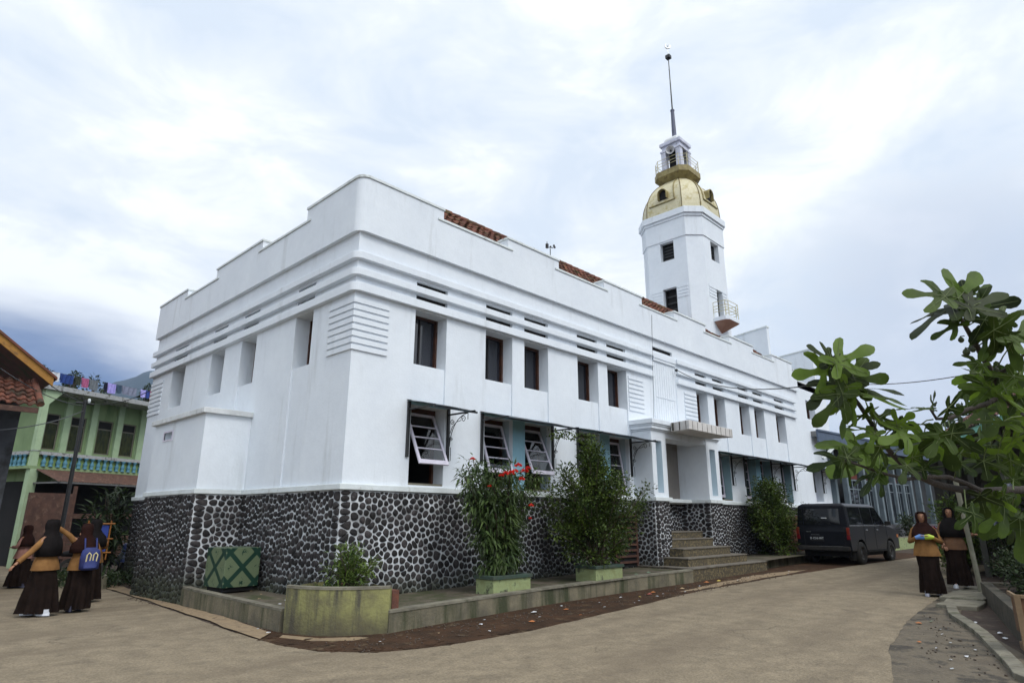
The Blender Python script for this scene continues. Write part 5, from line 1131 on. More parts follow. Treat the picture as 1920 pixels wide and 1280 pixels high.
for sy in (-1,1):
    for (x0,x1,x2,x3) in ((-.66,.32,.32,-.62),(.40,1.22,1.22,.40),(1.30,2.22,1.70,1.30)):
        b=MB(); z0,z1=1.22,1.74; pts=[onside(x0,z0,sy),onside(x1,z0,sy),onside(x2,z1,sy),onside(x3,z1,sy)]; b.q(*pts); vb('side_window',b,CG)
    b=MB(); b.box(-.78,2.5,sy*(W+.004)-.006,sy*(W+.004)+.006,1.175,1.195); vb('belt_strip',b,CHR)
    b=MB(); b.box(.46,2.08,sy*(W)-.02,sy*(W)+.02,.36,.44); vb('sill',b,CPD,bevel=.01)
    for x in (.36,1.26,2.3): b=MB(); b.box(x-.004,x+.004,sy*(W+.001)-.003,sy*(W+.001)+.003,.46,1.16); vb('door_gap',b,DARK)
    for x in (.46,1.36): b=MB(); b.box(x,x+.14,sy*(W+.015)-.012,sy*(W+.015)+.012,1.03,1.06); vb('door_handle',b,CHR,bevel=.004)
    for x in (0,2.52):
        M=Matrix.Translation((x,sy*(W-.09),.345))@Matrix.Rotation(PI/2*sy,4,'X')
        w_=MB(); w_.lathe([(.20,-.1),(.30,-.11),(.335,-.08),(.345,-.03),(.345,.03),(.335,.08),(.30,.11),(.20,.1)],28,M=M); tyre=vb('tyre',w_,RUB)
        w_=MB(); w_.lathe([(.0,-.055),(.06,-.06),(.08,-.04),(.17,-.05),(.205,-.095),(.215,-.09),(.21,.09)],24,M=M)
        w_.lathe([(.0,.055),(.06,.06),(.08,.04),(.17,.05),(.205,.095)],24,M=M)
        for k in range(6):
            a=k*PI/3; w_.box(.09,.12,-.03,.03,-.075,-.045,M@Matrix.Rotation(a,4,'Z'))
        vb('rim',w_,RIM,tyre)
    b=MB(); b.box(-.845,-.80,sy*W-.09 if sy>0 else sy*W,sy*W if sy>0 else sy*W+.09,.90,1.12); vb('tail_light',b,mat('amber_red_lamp',(.22,.035,.015),(.12,.01,.01),6,.25),bevel=.01)
    b=MB(); b.box(-.848,-.80,sy*W-.10 if sy>0 else sy*W,sy*W if sy>0 else sy*W+.10,.76,.89); vb('tail_light',b,mat('red_lamp',(.16,.008,.012),(.1,.005,.008),6,.25),bevel=.01)
    b=MB(); b.box(2.12,2.22,sy*(W+.12)-.09,sy*(W+.12)+.09,1.18,1.32); b.box(2.15,2.19,sy*(W+.03)-.04,sy*(W+.03)+.04,1.2,1.24); vb('wing_mirror',b,CPD,bevel=.02)
    b=MB(); b.box(3.30,3.36,sy*W-.26 if sy>0 else sy*W+.06,sy*W-.06 if sy>0 else sy*W+.26,.74,.92); vb('headlight',b,CHR,bevel=.01)
    b=MB(); b.box(3.20,3.34,sy*(W+.003)-.006,sy*(W+.003)+.006,.78,.88); vb('side_marker',b,mat('orange_lamp',(.4,.12,.02),None,4,.3))
b=MB(); b.q((-.808,-.56,1.21),(-.808,.56,1.21),(-.775,.56,1.70),(-.775,-.56,1.70)); vb('rear_window',b,CG)
b=MB(); b.q((-.808,.60,1.21),(-.808,.74,1.21),(-.775,.70,1.70),(-.775,.60,1.70)); b.q((-.812,-.12,1.37),(-.812,.0+.02,1.37),(-.812,.02,1.40),(-.812,-.12,1.40)) ; vb('rear_quarter_window',b,CG)
b=MB(); b.box(-.812,-.806,-.17,.0,1.395,1.42); vb('sticker',b,mat('pale_sticker',(.7,.72,.72),None,4,.5))
b=MB(); b.q((2.40,-.70,1.20),(2.40,.70,1.20),(1.78,.64,1.76),(1.78,-.64,1.76)); vb('windscreen',b,CG)
for y in (.585,-.66): b=MB(); b.box(-.838,-.828,y-.004,y+.004,.50,1.16); vb('door_gap',b,DARK)
b=MB(); b.box(-.93,-.80,-.80,.80,.42,.56); vb('rear_bumper',b,CPD,bevel=.03)
b=MB(); b.box(-.935,-.928,-.62,.10,.555,.565); vb('bumper_strip',b,CHR)
b=MB(); b.box(3.34,3.48,-.80,.80,.40,.58); vb('front_bumper',b,CPD,bevel=.03)
b=MB(); b.box(-.842,-.834,-.02,.40,.70,.86); plate=vb('number_plate',b,mat('black_plate',(.012,.012,.014),None,4,.5))
def text(s_,size,loc,rot,m,name,parent,ext=.001,ax='CENTER',sx=1):
    cu=bpy.data.curves.new(name,'FONT'); cu.body=s_; cu.size=size; cu.extrude=ext; cu.align_x=ax; cu.align_y='CENTER'; cu.materials.append(m); cu.resolution_u=3
    o=bpy.data.objects.new(name,cu); COL.objects.link(o); bpy.context.view_layer.update()
    me=bpy.data.meshes.new_from_object(o.evaluated_get(bpy.context.evaluated_depsgraph_get())); bpy.data.objects.remove(o); me.name=name
    if not me.materials: me.materials.append(m)
    o=bpy.data.objects.new(name,me); COL.objects.link(o); o.location=loc; o.rotation_euler=rot; o.scale=(sx,1,1)
    if parent: o.parent=parent
    return o
WT_=mat('white_lettering',(.6,.62,.62),None,4,.6)
text('D 1216 WT',.085,(-.845,.19,.79),(PI/2,0,-PI/2),WT_,'plate_lettering',plate)
b=MB(); b.box(-.842,-.834,.36,.52,.98,1.0); vb('badge',b,CHR)
b=MB(); b.box(-.842,-.834,.10,.36,.895,.905); vb('plate_lamp',b,CHR)
b=MB(); b.box(-.66,3.2,-.7,.7,.25,.42); vb('underbody',b,DARK)
for q_ in ((-.77,-.60),(.60,.77)): b=MB(); b.box(-.47,-.44,*q_,.14,.42); vb('mud_flap',b,RUB)
# ============================================================ left side: green house
GP=mat('pale_green_house_paint',(.225,.305,.155),(.18,.25,.125),1.5,.9,.15,20,stain=(.12,.18,.08),sscale=2.5,streak=True)
GPL=mat('light_green_post_paint',(.34,.44,.28),(.28,.37,.23),3,.85)
CSL=mat('mildewed_concrete_slab',(.42,.43,.43),(.25,.26,.26),5,.9,.3,25,stain=(.09,.09,.08),sscale=5,sth=(.5,.62))
BLU=mat('sky_blue_baluster',(.08,.21,.28),(.06,.17,.23),4,.7); GRY=mat('dark_grey_wall',(.062,.066,.075),(.045,.048,.056),2,.95,.3,15,stain=(.02,.02,.02),sscale=1.5,sth=(.5,.65))
BRN=mat('rust_brown_sheet',(.10,.050,.035),(.06,.032,.024),5,.8,.3,20,stain=(.16,.10,.07),sscale=6)
CUR=mat('olive_patterned_curtain',(.17,.14,.035),(.07,.065,.02),14,.9,stretch=(1,1,.25))
GH=thing('green_house',(-.5,20.5,g(-.5,20.5)),'pale green two-storey house with a blue balustrade balcony, left of the white building','house',rz=math.atan2(.348,.937))
Z0=g(-.5,20.5)
def gb(name,b,m,par=None,bevel=0):
    o=b.build(name,m,bevel=bevel); o.parent=par or GH; return o
class LB(MB):      # local builder: z given in world height
    def box(s,x0,x1,y0,y1,z0,z1,M=None,skip=''): MB.box(s,x0,x1,y0,y1,z0-Z0,z1-Z0,M,skip)
    def q(s,*p,sm=False): MB.q(s,*[(a[0],a[1],a[2]-Z0) for a in p],sm=sm)
# local x = along the front, local y = away from us (so outward t -> y=-t)
wins=[(.36,.90),(1.34,1.98),(2.50,3.18),(3.63,4.28),(4.8,5.4),(5.9,6.5)]
b=MB(); wall_holes(b,'y',1.2,.05,9.5,2.95-Z0,6.41-Z0,[(a,c,4.22-Z0,5.68-Z0,.12,False) for a,c in wins]); wall_holes(b,'x',.05,1.2,9,2.95-Z0,6.41-Z0,[]); gb('wall',b,GP)
for a,c in wins:
    b=LB(); b.box(a,c,1.30,1.34,4.22,5.68); gb('curtain',b,CUR)
    FR_=mat('grey_brown_frame',(.16,.15,.11),(.12,.11,.08),4,.7)
    b=LB(); b.box(a,a+.05,1.24,1.30,4.22,5.68); b.box(c-.05,c,1.24,1.30,4.22,5.68); b.box(a+.05,c-.05,1.24,1.30,4.22,4.27); b.box(a+.05,c-.05,1.24,1.30,5.63,5.68); b.box(a+.05,c-.05,1.24,1.30,5.28,5.33); w_=gb('window',b,FR_)
    b=LB(); b.box(a+.05,c-.05,1.255,1.265,4.27,5.28); gb('pane',b,PANE2,w_)
    b=LB()
    b.box(a+.05,c-.05,1.25,1.28,5.33,5.63); gb('vent_panel',b,DARK,w_)
for s_ in (1.12,2.22,3.40,4.5,5.65): b=LB(); b.box(s_-.13,s_+.13,1.06,1.20,2.95,6.41); gb('pilaster',b,GPL)
b=LB(); b.box(-.62,9.5,.0,9,3.36,3.47); gb('balcony_floor',b,GP)
b=LB(); b.box(-.78,9.5,-.12,9,6.41,6.60); gb('roof_slab',b,CSL)
b=LB(); b.box(-.56,-.34,.0,.22,3.47,5.85); b.mesh([(-.56,0,5.85-Z0),(-.34,0,5.85-Z0),(.15,0,6.41-Z0),(-.56,0,6.41-Z0),(-.56,.22,5.85-Z0),(-.34,.22,5.85-Z0),(.15,.22,6.41-Z0),(-.56,.22,6.41-Z0)],[(0,1,2,3),(4,5,6,7),(1,2,6,5),(0,3,7,4),(0,1,5,4)]); gb('corner_post',b,GPL)
b=LB(); b.box(-.34,9.5,-.03,.15,3.90,4.03); b.box(-.60,-.45,.22,9,3.90,4.03); b.box(-.58,-.34,-.02,.22,4.03,4.06); gb('handrail',b,CSL)
b=LB(); b.box(-.34,9.5,.10,.14,3.47,3.90); b.box(-.50,-.47,.22,9,3.47,3.90); gb('parapet_panel',b,mat('yellow_green_panel',(.22,.33,.12),(.18,.28,.10),2,.8))
bal=MB(); bal.lathe([(.085,0),(.085,.04),(.05,.06),(.08,.13),(.085,.18),(.045,.27),(.04,.32),(.075,.37),(.085,.39),(.085,.43)],10,(0,0,3.47-Z0))
o0=bal.build('baluster',BLU); o0.parent=GH; o0.location=(-.12,.02,0)
for k in range(1,26):
    o=o0.copy(); COL.objects.link(o); o.parent=GH; o.location=(-.12+.268*k,.02,0)
for k in range(5):
    o=o0.copy(); COL.objects.link(o); o.parent=GH; o.location=(-.56,.45+.28*k,0)
for s_ in (1.1,2.2,3.1,4.4): b=MB(); b.lathe([(.10,0),(.11,-.03),(.08,-.07),(0,-.08)],12,(s_,.45,6.41-Z0)); gb('ceiling_lamp',b,CSL)
b=LB(); b.box(.05,9.5,1.2,1.4,Z0-.1,2.95); b.box(0.05,.2,1.4,8,Z0-.1,2.95); gb('ground_floor_wall',b,DARK)  # dark colour painted in for the shade of the open ground floor
b=LB(); b.box(-.55,-.25,-.0,.25,Z0-.1,3.36); gb('ground_floor_post',b,GPL)
b=MB()
for k in range(46):
    x0=-.35+k*.1; x1=x0+.1
    for e_ in (0,): b.mesh([(x0,-.02,3.34-Z0),(x0+.05,-.02,3.37-Z0),(x1,-.02,3.34-Z0),(x0,-1.5,2.86-Z0),(x0+.05,-1.5,2.89-Z0),(x1,-1.5,2.86-Z0)],[(0,1,4,3),(1,2,5,4)])
gb('corrugated_awning',b,BRN)
b=LB(); b.box(-.37,4.3,-1.5,-1.44,2.80,2.86); b.box(-.37,-.30,-1.5,-.02,2.80,2.86); b.box(1.9,1.97,-1.48,-1.42,Z0,2.8); gb('awning_frame',b,mat('grey_steel',(.12,.12,.12),None,4,.6))
# stall board and counter
def glob(s_,t_,z): return (-.5+.937*s_+.348*t_, 20.5+.348*s_-.937*t_, z)
t=thing('food_stall',(*glob(.2,2.0,0)[:2],Z0),'brown boarded food stall under the balcony of the green house','stall',rz=math.atan2(.348,.937))
b=MB(); b.box(-1.75,-.2,-.05,.05,.35,2.62); o=b.build('side_board',BRN); o.parent=t
b=MB(); b.box(-.2,2.9,-.03,.05,1.75,1.92); b.box(-.2,2.9,-.03,.03,.3,1.1); b.box(-.24,-.16,-.06,.06,.1,2.9); o=b.build('counter_frame',BRN); o.parent=t
# laundry on the roof of the green house
cols=[('white sheet',(.62,.64,.68)),('royal blue cloth',(.02,.05,.20)),('olive cloth',(.04,.05,.035)),('pink towel',(.42,.12,.24)),('grey striped shirt',(.16,.18,.20)),('dark navy jeans',(.02,.025,.05)),('lilac towel',(.38,.34,.72)),('teal striped shirt',(.06,.10,.16)),('grey chequered sarong',(.20,.22,.30)),('violet towel',(.45,.42,.80)),('blue shirt',(.05,.09,.35)),('crimson cloth',(.30,.03,.10))]
spans=[(-.95,-.20,.36),(-.15,.35,.36),(.42,.66,.32),(.70,.98,.38),(1.02,1.38,.42),(1.66,1.78,.40),(1.80,2.16,.42),(2.20,2.42,.36),(2.46,3.12,.36),(3.34,3.56,.34),(3.60,3.76,.34),(3.78,3.98,.40)]
zl=7.12
for (nm,c),(a,e_,h) in zip(cols,spans):
    R=random.Random(int(a*100)); b=MB(); n=10; m_=mat(nm.replace(' ','_'),c,tuple(v*.75 for v in c),9,.9,stretch=(6,6,1) if 'strip' in nm else None)
    for side in (0,1):
        hh=h if side==0 else h*.7
        P=[[ (lambda s_:(*glob(s_,.02+(side*-.05)+.03*math.sin(j*1.9+i*.5),0)[:2],zl-.02*math.sin(PI*j/n)-hh*i/4))(a+(e_-a)*j/n) for j in range(n+1)] for i in range(5)]
        for i in range(4):
            for j in range(n): b.q(P[i][j],P[i][j+1],P[i+1][j+1],P[i+1][j],sm=True)
    o=b.build('laundry',m_); tag(o,nm+' hanging on the rooftop line of the green house','laundry','laundry on the roof of the green house')
t=thing('clothes_line',glob(-.9,0,6.6),'thin clothes line on the roof slab of the green house','clothes line')
b=MB(); b.tube([glob(-1.0,0,zl),glob(4.3,0,zl-.02)],.006,4); b.build('line',IRON,t)
b=MB(); b.tube([glob(4.3,0,6.6),glob(4.3,0,7.2)],.02,5); b.build('post',IRON,t); b=MB(); b.tube([glob(-1.0,0,6.6),glob(-1.0,0,7.2)],.02,5); b.build('post',IRON,t)
# ============================================================ leftmost house with yellow fascia
t=thing('grey_house',(-3.2,9.2,g(-3.2,9.2)),'dark grey house with a yellow gable board and orange tiled porch at the left edge','house')
b=MB(); b.box(-12,-3.22,9.2,16,-.4,4.1); b.mesh([(-12,9.2,4.1),(-3.22,9.2,4.1),(-6.5,9.2,6.9),(-12,9.2,6.9)],[(0,1,2,3)]); b.build('wall',GRY,t)
YF=mat('yellow_ochre_fascia',(.34,.17,.03),(.26,.12,.02),4,.7,stain=(.12,.06,.02),sscale=5)
rk=lambda x:4.82+(-2.78-x)*.73
b=MB(); b.mesh([(-2.78,8.75,rk(-2.78)-.20),(-7,8.75,rk(-7)-.20),(-7,8.75,rk(-7)+.02),(-2.78,8.75,rk(-2.78)+.02),(-2.78,8.80,rk(-2.78)-.20),(-7,8.80,rk(-7)-.20),(-7,8.80,rk(-7)+.02),(-2.78,8.80,rk(-2.78)+.02)],[(0,1,2,3),(4,5,6,7),(0,3,7,4),(0,1,5,4)]); b.build('fascia',YF,t)
b=MB(); b.q((-2.72,8.70,rk(-2.72)+.06),(-7,8.70,rk(-7)+.06),(-7,16.2,rk(-7)+.06),(-2.72,16.2,rk(-2.72)+.06)); b.q((-2.72,8.70,rk(-2.72)),(-7,8.70,rk(-7)),(-7,16.2,rk(-7)),(-2.72,16.2,rk(-2.72))); b.q((-2.72,8.70,rk(-2.72)+.06),(-7,8.70,rk(-7)+.06),(-7,8.70,rk(-7)),(-2.72,8.70,rk(-2.72))); b.q((-2.72,8.70,rk(-2.72)+.06),(-2.72,16.2,rk(-2.72)+.06),(-2.72,16.2,rk(-2.72)),(-2.72,8.70,rk(-2.72)))
b.build('roof',TILEM,t)
b=MB(); sl=math.atan2(.62,1.0)
tile_rows(b,(-6.4,8.15,4.02),(1,0,0),(0,math.cos(sl),math.sin(sl)),3.35,1.25,seed=9,tw=.2,row=.24,amp=.035)
b.build('porch_roof',TILE,t)
b=MB(); b.tube([(-3.03,8.12,4.07),(-3.08,9.25,4.78)],.07,8); b.build('verge_tiles',TILE,t)
b=MB(); b.box(-6.4,-3.06,8.12,8.17,3.86,3.98); b.build('porch_beam',BRN,t)
b=MB(); b.box(-4.05,-3.93,8.25,8.4,-.1,3.9); b.build('porch_post',mat('white_post',(.5,.52,.55),None,3,.8),t)
# utility pole and wires
pp=up(140,860,14.0); pp.z=g(pp.x,14); 
t=thing('utility_pole',pp,'thin dark utility pole in front of the green house balcony','pole')
ptop=up(152,748,14.0); b=MB(); b.tube([pp,(pp.x,14,ptop.z)],[.07,.055],10); b.build('pole',IRON,t)
b=MB(); b.tube([(pp.x-.25,14,ptop.z-.12),(pp.x+.25,14,ptop.z-.12)],.03,6); b.build('crossarm',IRON,t)
b=MB(); b.lathe([(.0,.1),(.04,.08),(.05,.0),(.02,-.05)],8,(pp.x+.1,14,ptop.z-.05)); b.build('insulator',COP,t)
def wire(name,a,c,sag,label,r=.012,n=16):
    a,c=Vector(a),Vector(c); P=[a.lerp(c,i/n)-Vector((0,0,sag*4*(i/n)*(1-i/n))) for i in range(n+1)]
    b=MB(); b.tube(P,r,4,cap=False); o=b.build(name,IRON); return tag(o,label,'wire')
PT=Vector((pp.x,14,ptop.z-.1))
wire('wire',up(10,634,9.0),PT,.25,'upper black wire from the yellow gable down to the utility pole')
wire('wire',up(12,640,9.0),up(75,684,12),.12,'short slack wire below the upper wire at the gable tip')
wire('wire',up(0,690,6.0),PT+Vector((0,0,-.1)),.15,'thick wire crossing in front of the orange porch roof')
wire('wire',up(0,806,6.0),PT+Vector((0,0,-.25)),.1,'lower pair wire rising across the grey wall to the pole')
wire('wire',PT,(0-.05,10.9,5.2),.2,'wire running from the utility pole behind the white building')
wire('wire',up(1270,694,-.12),at(1560,716,9.0),.3,'long black service wire leaving the white facade above the canopy',r=.011)
wire('wire',at(1560,716,9.0),at(1990,660,5.0),.12,'thin wire crossing behind the fig leaves to the right edge',r=.006)
b=MB(); b.blob(up(1268,694,-.13),.05,8,1,.2); o=b.build('wire_anchor',IRON); tag(o,'small black wire anchor on the facade above the canopy','anchor')
wire('wire',up(1222,590,-.10),up(1226,800,-.10),.0,'thin cable running down the white facade beside the entrance panel',r=.005)
# orange framed cart
c=up(182,1005,9.5)
t=thing('handcart',(c.x,9.5,.0),'blue panelled handcart with an orange metal frame behind the group of girls','cart')
OR=mat('orange_metal',(.30,.12,.02),(.22,.08,.02),5,.5); BP=mat('blue_panel',(.03,.06,.30),(.02,.04,.2),5,.6)
x0,x1=c.x-.22,c.x+.22
b=MB(); b.box(x0,x1,9.45,9.9,.75,1.38); b.build('panel',BP,t)
b=MB()
for x in (x0-.03,x1+.03): b.tube([(x,9.43,.55),(x,9.43,1.50)],.018,6)
for z in (.72,1.05,1.42,): b.tube([(x0-.06,9.42,z),(x1+.12,9.42,z)],.02,6)
b.build('frame',OR,t)
b=MB()
for x in (x0,x1): b.lathe([(.28,-.02),(.30,0),(.28,.02),(.26,0),(.28,-.02)],18,M=Matrix.Translation((x,9.7,.25))@Matrix.Rotation(PI/2,4,'Y'))
b.build('wheels',RUB,t)
def motorbike(loc,rz,label,col):
    t=thing('motorbike',loc,label,'motorbike',rz=rz)
    def mk(n,b,m): o=b.build(n,m); o.parent=t
    for x in (0,1.2):
        b=MB(); b.lathe([(.22,-.04),(.29,-.03),(.30,0),(.29,.03),(.22,.04)],20,M=Matrix.Translation((x,0,.30))@Matrix.Rotation(PI/2,4,'X')); mk('wheel',b,RUB)
    b=MB(); b.tube([(0,0,.3),(.3,0,.55),(.75,0,.45),(1.0,0,.85),(1.2,0,.3)],[.04,.08,.10,.06,.03],8); mk('frame',b,IRON)
    b=MB(); b.tube([(-.25,0,.72),(0,0,.74),(.35,0,.72),(.55,0,.66)],[.06,.10,.11,.08],8); mk('seat',b,DARK)
    b=MB(); b.tube([(.95,0,.45),(1.02,0,.75),(.98,0,.98)],[.10,.14,.08],10); mk('fairing',b,col)
    b=MB(); b.tube([(.92,-.32,1.0),(1.0,0,1.03),(.92,.32,1.0)],.015,6); b.blob((.9,-.28,1.15),.05,8,1,0); b.blob((.9,.28,1.15),.05,8,1,0); mk('handlebar',b,CHR)
c1=up(222,1010,12.0); motorbike((c1.x-.6,12.0,g(c1.x,12)),rad(20),'blue and white motorbike parked beyond the corner of the white building',mat('blue_fairing',(.05,.08,.3),(.3,.32,.4),6,.3))
c2=up(205,1005,12.9); motorbike((c2.x-.9,12.9,g(c2.x,13)),rad(15),'dark motorbike parked behind the blue and white one',mat('dark_fairing',(.03,.03,.05),None,6,.3))
# planting by the building's far corner
lowwall('kerb_wall',[(-1.0,9.0),(-.75,10.5),(-.5,12.0)],-.14,.20,CONC,'short low kerb wall at the far left corner of the white building')
shrub('bush',(-.35,11.6,-.05),2.4,.75,.75,'broad-leaved bush rising beside the far corner of the white building','bush',41,30,26,.34,.075,LF3,.5,.25,clus=.25,drop=.2)
b=MB(); R=random.Random(9)
for k in range(1500):
    x=R.uniform(-1.6,-.1); y=R.uniform(8.8,12.6); leaf(b,(x,y,g(x,y)+R.uniform(.0,.35)),rv(R)+Vector((0,0,.6)),rv(R),R.uniform(.07,.16),.05,.1,.2)
tag(b.build('undergrowth',LF3),'low dark undergrowth behind the far kerb wall','undergrowth',kind='stuff')
# trees beyond the green house
def tree(base,H,r,label,seed,m=LF3,n=900,l=.35,group=None,conic=False):
    R=random.Random(seed); t=thing('tree',base,label,'tree',group); B=Vector(base); b=MB(); lv=MB()
    b.tube([B,B+Vector((R.uniform(-.2,.2),R.uniform(-.2,.2),H*.5)),B+Vector((0,0,H*.9))],[H*.03,H*.02,H*.008],8)
    cl=[]
    for k in range(16):
        z=.35+.62*R.random(); a=R.uniform(0,2*PI); rr=r*(1-z*.9 if conic else math.sin(PI*min(.95,z*.9)))*R.uniform(.4,1)
        c=B+Vector((math.cos(a)*rr,math.sin(a)*rr,H*z)); cl.append(c); b.tube([B+Vector((0,0,H*(z-.18))),c],[H*.01,H*.003],5,cap=False)
    cl.append(B+Vector((0,0,H*.95)))
    for k in range(n):
        c=R.choice(cl); d=rv(R); p=c+d*R.random()**.4*r*.38; leaf(lv,p,d+Vector((0,0,-.2)),rv(R)+Vector((0,0,1)),l*R.uniform(.6,1.2),l*.45,.1,.2)
    b.build('trunk',BARK,t); lv.build('crown',m,t); return t
for i,(px,py,Y) in enumerate(((80,680,42),(92,684,45),(133,700,44),(143,692,42),(180,702,40),(196,712,44),(284,714,48))):
    p=up(px,py,Y); tree((p.x,Y,-.3),(p.z+.3)*1.0,.9,['dark tree tip above the yellow gable','dark bushy tree tip beside the yellow gable','slim dark tree tip just right of the blue laundry','taller dark tree tip behind the olive laundry','broad dark tree tip behind the grey striped shirt','low dark tree tip left of the lilac towel','dark tree tip touching the edge of the white building'][i],60+i,n=800,l=.24,group='trees beyond the green house')
# mountain
b=MB(); R=random.Random(3); n=160; rows=[]
for j in range(9):
    row=[]
    for i in range(n+1):
        az=rad(-40+ i*70/n); s_=j/8; D=1500+900*s_
        peak=math.exp(-((az-rad(17))/rad(13))**2)*455+math.exp(-((az-rad(-12))/rad(10))**2)*240
        h=peak*math.sin(PI/2*s_)**.9*(1+.03*math.sin(i*.35+j)+.012*math.sin(i*1.1))+R.uniform(-3,3)*s_
        row.append((CAM.x+D*math.sin(az),CAM.y+D*math.cos(az),h-2))
    rows.append(row)
vs=[p for r_ in rows for p in r_]; b.mesh(vs,[(j*(n+1)+i,j*(n+1)+i+1,(j+1)*(n+1)+i+1,(j+1)*(n+1)+i) for j in range(8) for i in range(n)],True)
struct(b.build('mountain',mat('forested_hillside',(.022,.040,.045),(.015,.028,.035),.01,.95)))
# ============================================================ right side: blue-fascia annex
PB=Vector((23.0,-.3)); DB=math.atan2(-.099,.995)
AN=thing('annex',(PB.x,PB.y,g(25,-1)),'single-storey annex with a slate-blue fascia, glazed doors and pale columns beyond the van','building',rz=DB)
AZ=g(25,-1)
def ab(name,b,m,par=None,bevel=0):
    o=b.build(name,m,bevel=bevel); o.parent=par or AN; return o
BF=mat('slate_blue_fascia',(.08,.11,.165),(.06,.085,.13),3,.7,.1,20); BCOL=mat('pale_blue_grey_column',(.15,.185,.205),(.11,.14,.16),3,.85,.1,20); DBC=mat('dark_annex_wall',(.045,.05,.055),(.03,.034,.04),3,.9)
class AB(MB):
    def box(s,x0,x1,y0,y1,z0,z1,M=None,skip=''): MB.box(s,x0,x1,y0,y1,z0-AZ,z1-AZ,M,skip)
b=AB(); b.box(-.55,22,-.06,.0,4.75,5.28); b.box(-.55,22,-.10,-.06,5.20,5.28); ab('fascia',b,BF)
b=AB(); b.box(-.5,22,0,5,5.0,5.22); ab('roof',b,mat('grey_roof_sheet',(.2,.2,.2),None,3,.8))
b=AB(); M=Matrix.Rotation(rad(-38),4,'Y'); b.mesh([(-.30,-.05,4.1-AZ),(-.20,-.05,4.02-AZ),(1.25,-.05,4.72-AZ),(1.15,-.05,4.80-AZ),(-.30,.03,4.1-AZ),(-.20,.03,4.02-AZ),(1.25,.03,4.72-AZ),(1.15,.03,4.80-AZ)],[(0,1,2,3),(4,5,6,7),(0,1,5,4),(2,3,7,6),(1,2,6,5),(0,3,7,4)]); ab('white_strut',b,COP)
b=AB(); b.box(2.6,22,.9,1.0,.3,4.8); ab('back_wall',b,DBC)
for s_ in (1.25,2.45,4.35,5.4,6.15,7.05,8.0,9.1,10.2,11.4,13,15,17,19,21): b=AB(); b.box(s_-.10,s_+.10,.2,.42,.35,4.75); ab('column',b,BCOL)
for a,c in ((2.6,4.2),(4.55,5.3),(6.3,7.9),(8.2,9.0),(9.3,10.1)):
    b=AB()
    for x in np.linspace(a,c,4 if c-a>1 else 3): b.box(x-.025,x+.025,.30,.35,1.42,3.3)
    b.box(a,c,.30,.35,3.3,3.36); b.box(a,c,.30,.35,1.38,1.44); b.box(a,c,.30,.35,2.9,2.94); w_=ab('glazed_door',b,BCOL)
    b=AB(); b.box(a,c,.32,.325,1.44,3.3); ab('pane',b,CG,w_)
    b=AB(); b.box(a+.1,c-.1,.45,.5,3.4,3.62); ab('transom',b,mat('dark_red_panel',(.12,.03,.02),None,4,.7))
b=AB(); b.box(2.6,22,.12,.5,.35,1.38); ab('base_wall',b,mat('grey_dado',(.12,.125,.135),(.09,.09,.1),3,.9))
lowwall('kerb_wall',[(25.2,-1.35),(28.5,-1.55),(33,-2.1)],-.3,.86,LIMEP,'low mossy light green wall in front of the annex, beyond the van',zt=lambda x:.86)
shrub('bush',(30.0,-1.4,.4),1.4,1.4,.5,'clipped dark bush against the base of the annex','bush',45,16,40,.12,.08,LF3,.2,.2,clus=.3)
# brick red planter wall between bush and van
b=MB(); b.box(17.2,18.6,-.6,-.35,.3,1.7); o=b.build('brick_wall',mat('brick_red_wall',(.15,.05,.03),(.09,.035,.022),7,.9,.4,20)); tag(o,'low brick-red wall between the bush and the van','wall')
# ============================================================ right edge: green-fascia house
t=thing('veranda_house',(14.4,-6.5,.1),'low house with tiled roof and mint green fascia behind the fig tree','house')
A2=Vector((9.0,-8.78)); B2=Vector((18.9,-4.47)); dd=(B2-A2).normalized(); nn2=Vector((dd.y,-dd.x))
def rp_(s_,o_,z): p=A2+dd*s_+nn2*o_; return (p.x,p.y,z)
L2=(B2-A2).length
MG=mat('mint_green_fascia',(.22,.52,.42),(.17,.42,.34),3,.7)
b=MB(); b.q(rp_(0,0,3.60),rp_(L2,0,3.60),rp_(L2,0,3.74),rp_(0,0,3.74)); b.q(rp_(0,.05,3.60),rp_(L2,.05,3.60),rp_(L2,.05,3.74),rp_(0,.05,3.74)); b.q(rp_(0,0,3.6),rp_(L2,0,3.6),rp_(L2,.05,3.6),rp_(0,.05,3.6)); b.q(rp_(L2,0,3.6),rp_(L2,.05,3.6),rp_(L2,.05,3.74),rp_(L2,0,3.74)); b.build('fascia',MG,t)
b=MB(); sl=math.atan(.62)
tile_rows(b,rp_(0,-.05,3.74),(dd.x,dd.y,0),(nn2.x*math.cos(sl),nn2.y*math.cos(sl),math.sin(sl)),L2,3.2,seed=5,tw=.22,row=.27)
b.build('roof',mat('brown_weathered_tile',(.16,.075,.055),(.07,.045,.038),6,.85,.4,30,island=.6,stain=(.25,.2,.18),sscale=6,sth=(.6,.66)),t)
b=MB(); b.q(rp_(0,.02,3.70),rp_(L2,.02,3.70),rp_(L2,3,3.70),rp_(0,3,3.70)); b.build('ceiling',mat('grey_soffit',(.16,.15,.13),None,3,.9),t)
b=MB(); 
b.q(rp_(0,1.6,-.1),rp_(L2,1.6,-.1),rp_(L2,1.6,3.7),rp_(0,1.6,3.7)); b.q(rp_(L2-.4,0.3,-.1),rp_(L2-.4,1.6,-.1),rp_(L2-.4,1.6,3.7),rp_(L2-.4,0.3,3.7)); b.build('wall',mat('shaded_brown_wall',(.07,.065,.055),(.05,.045,.04),3,.9),t)
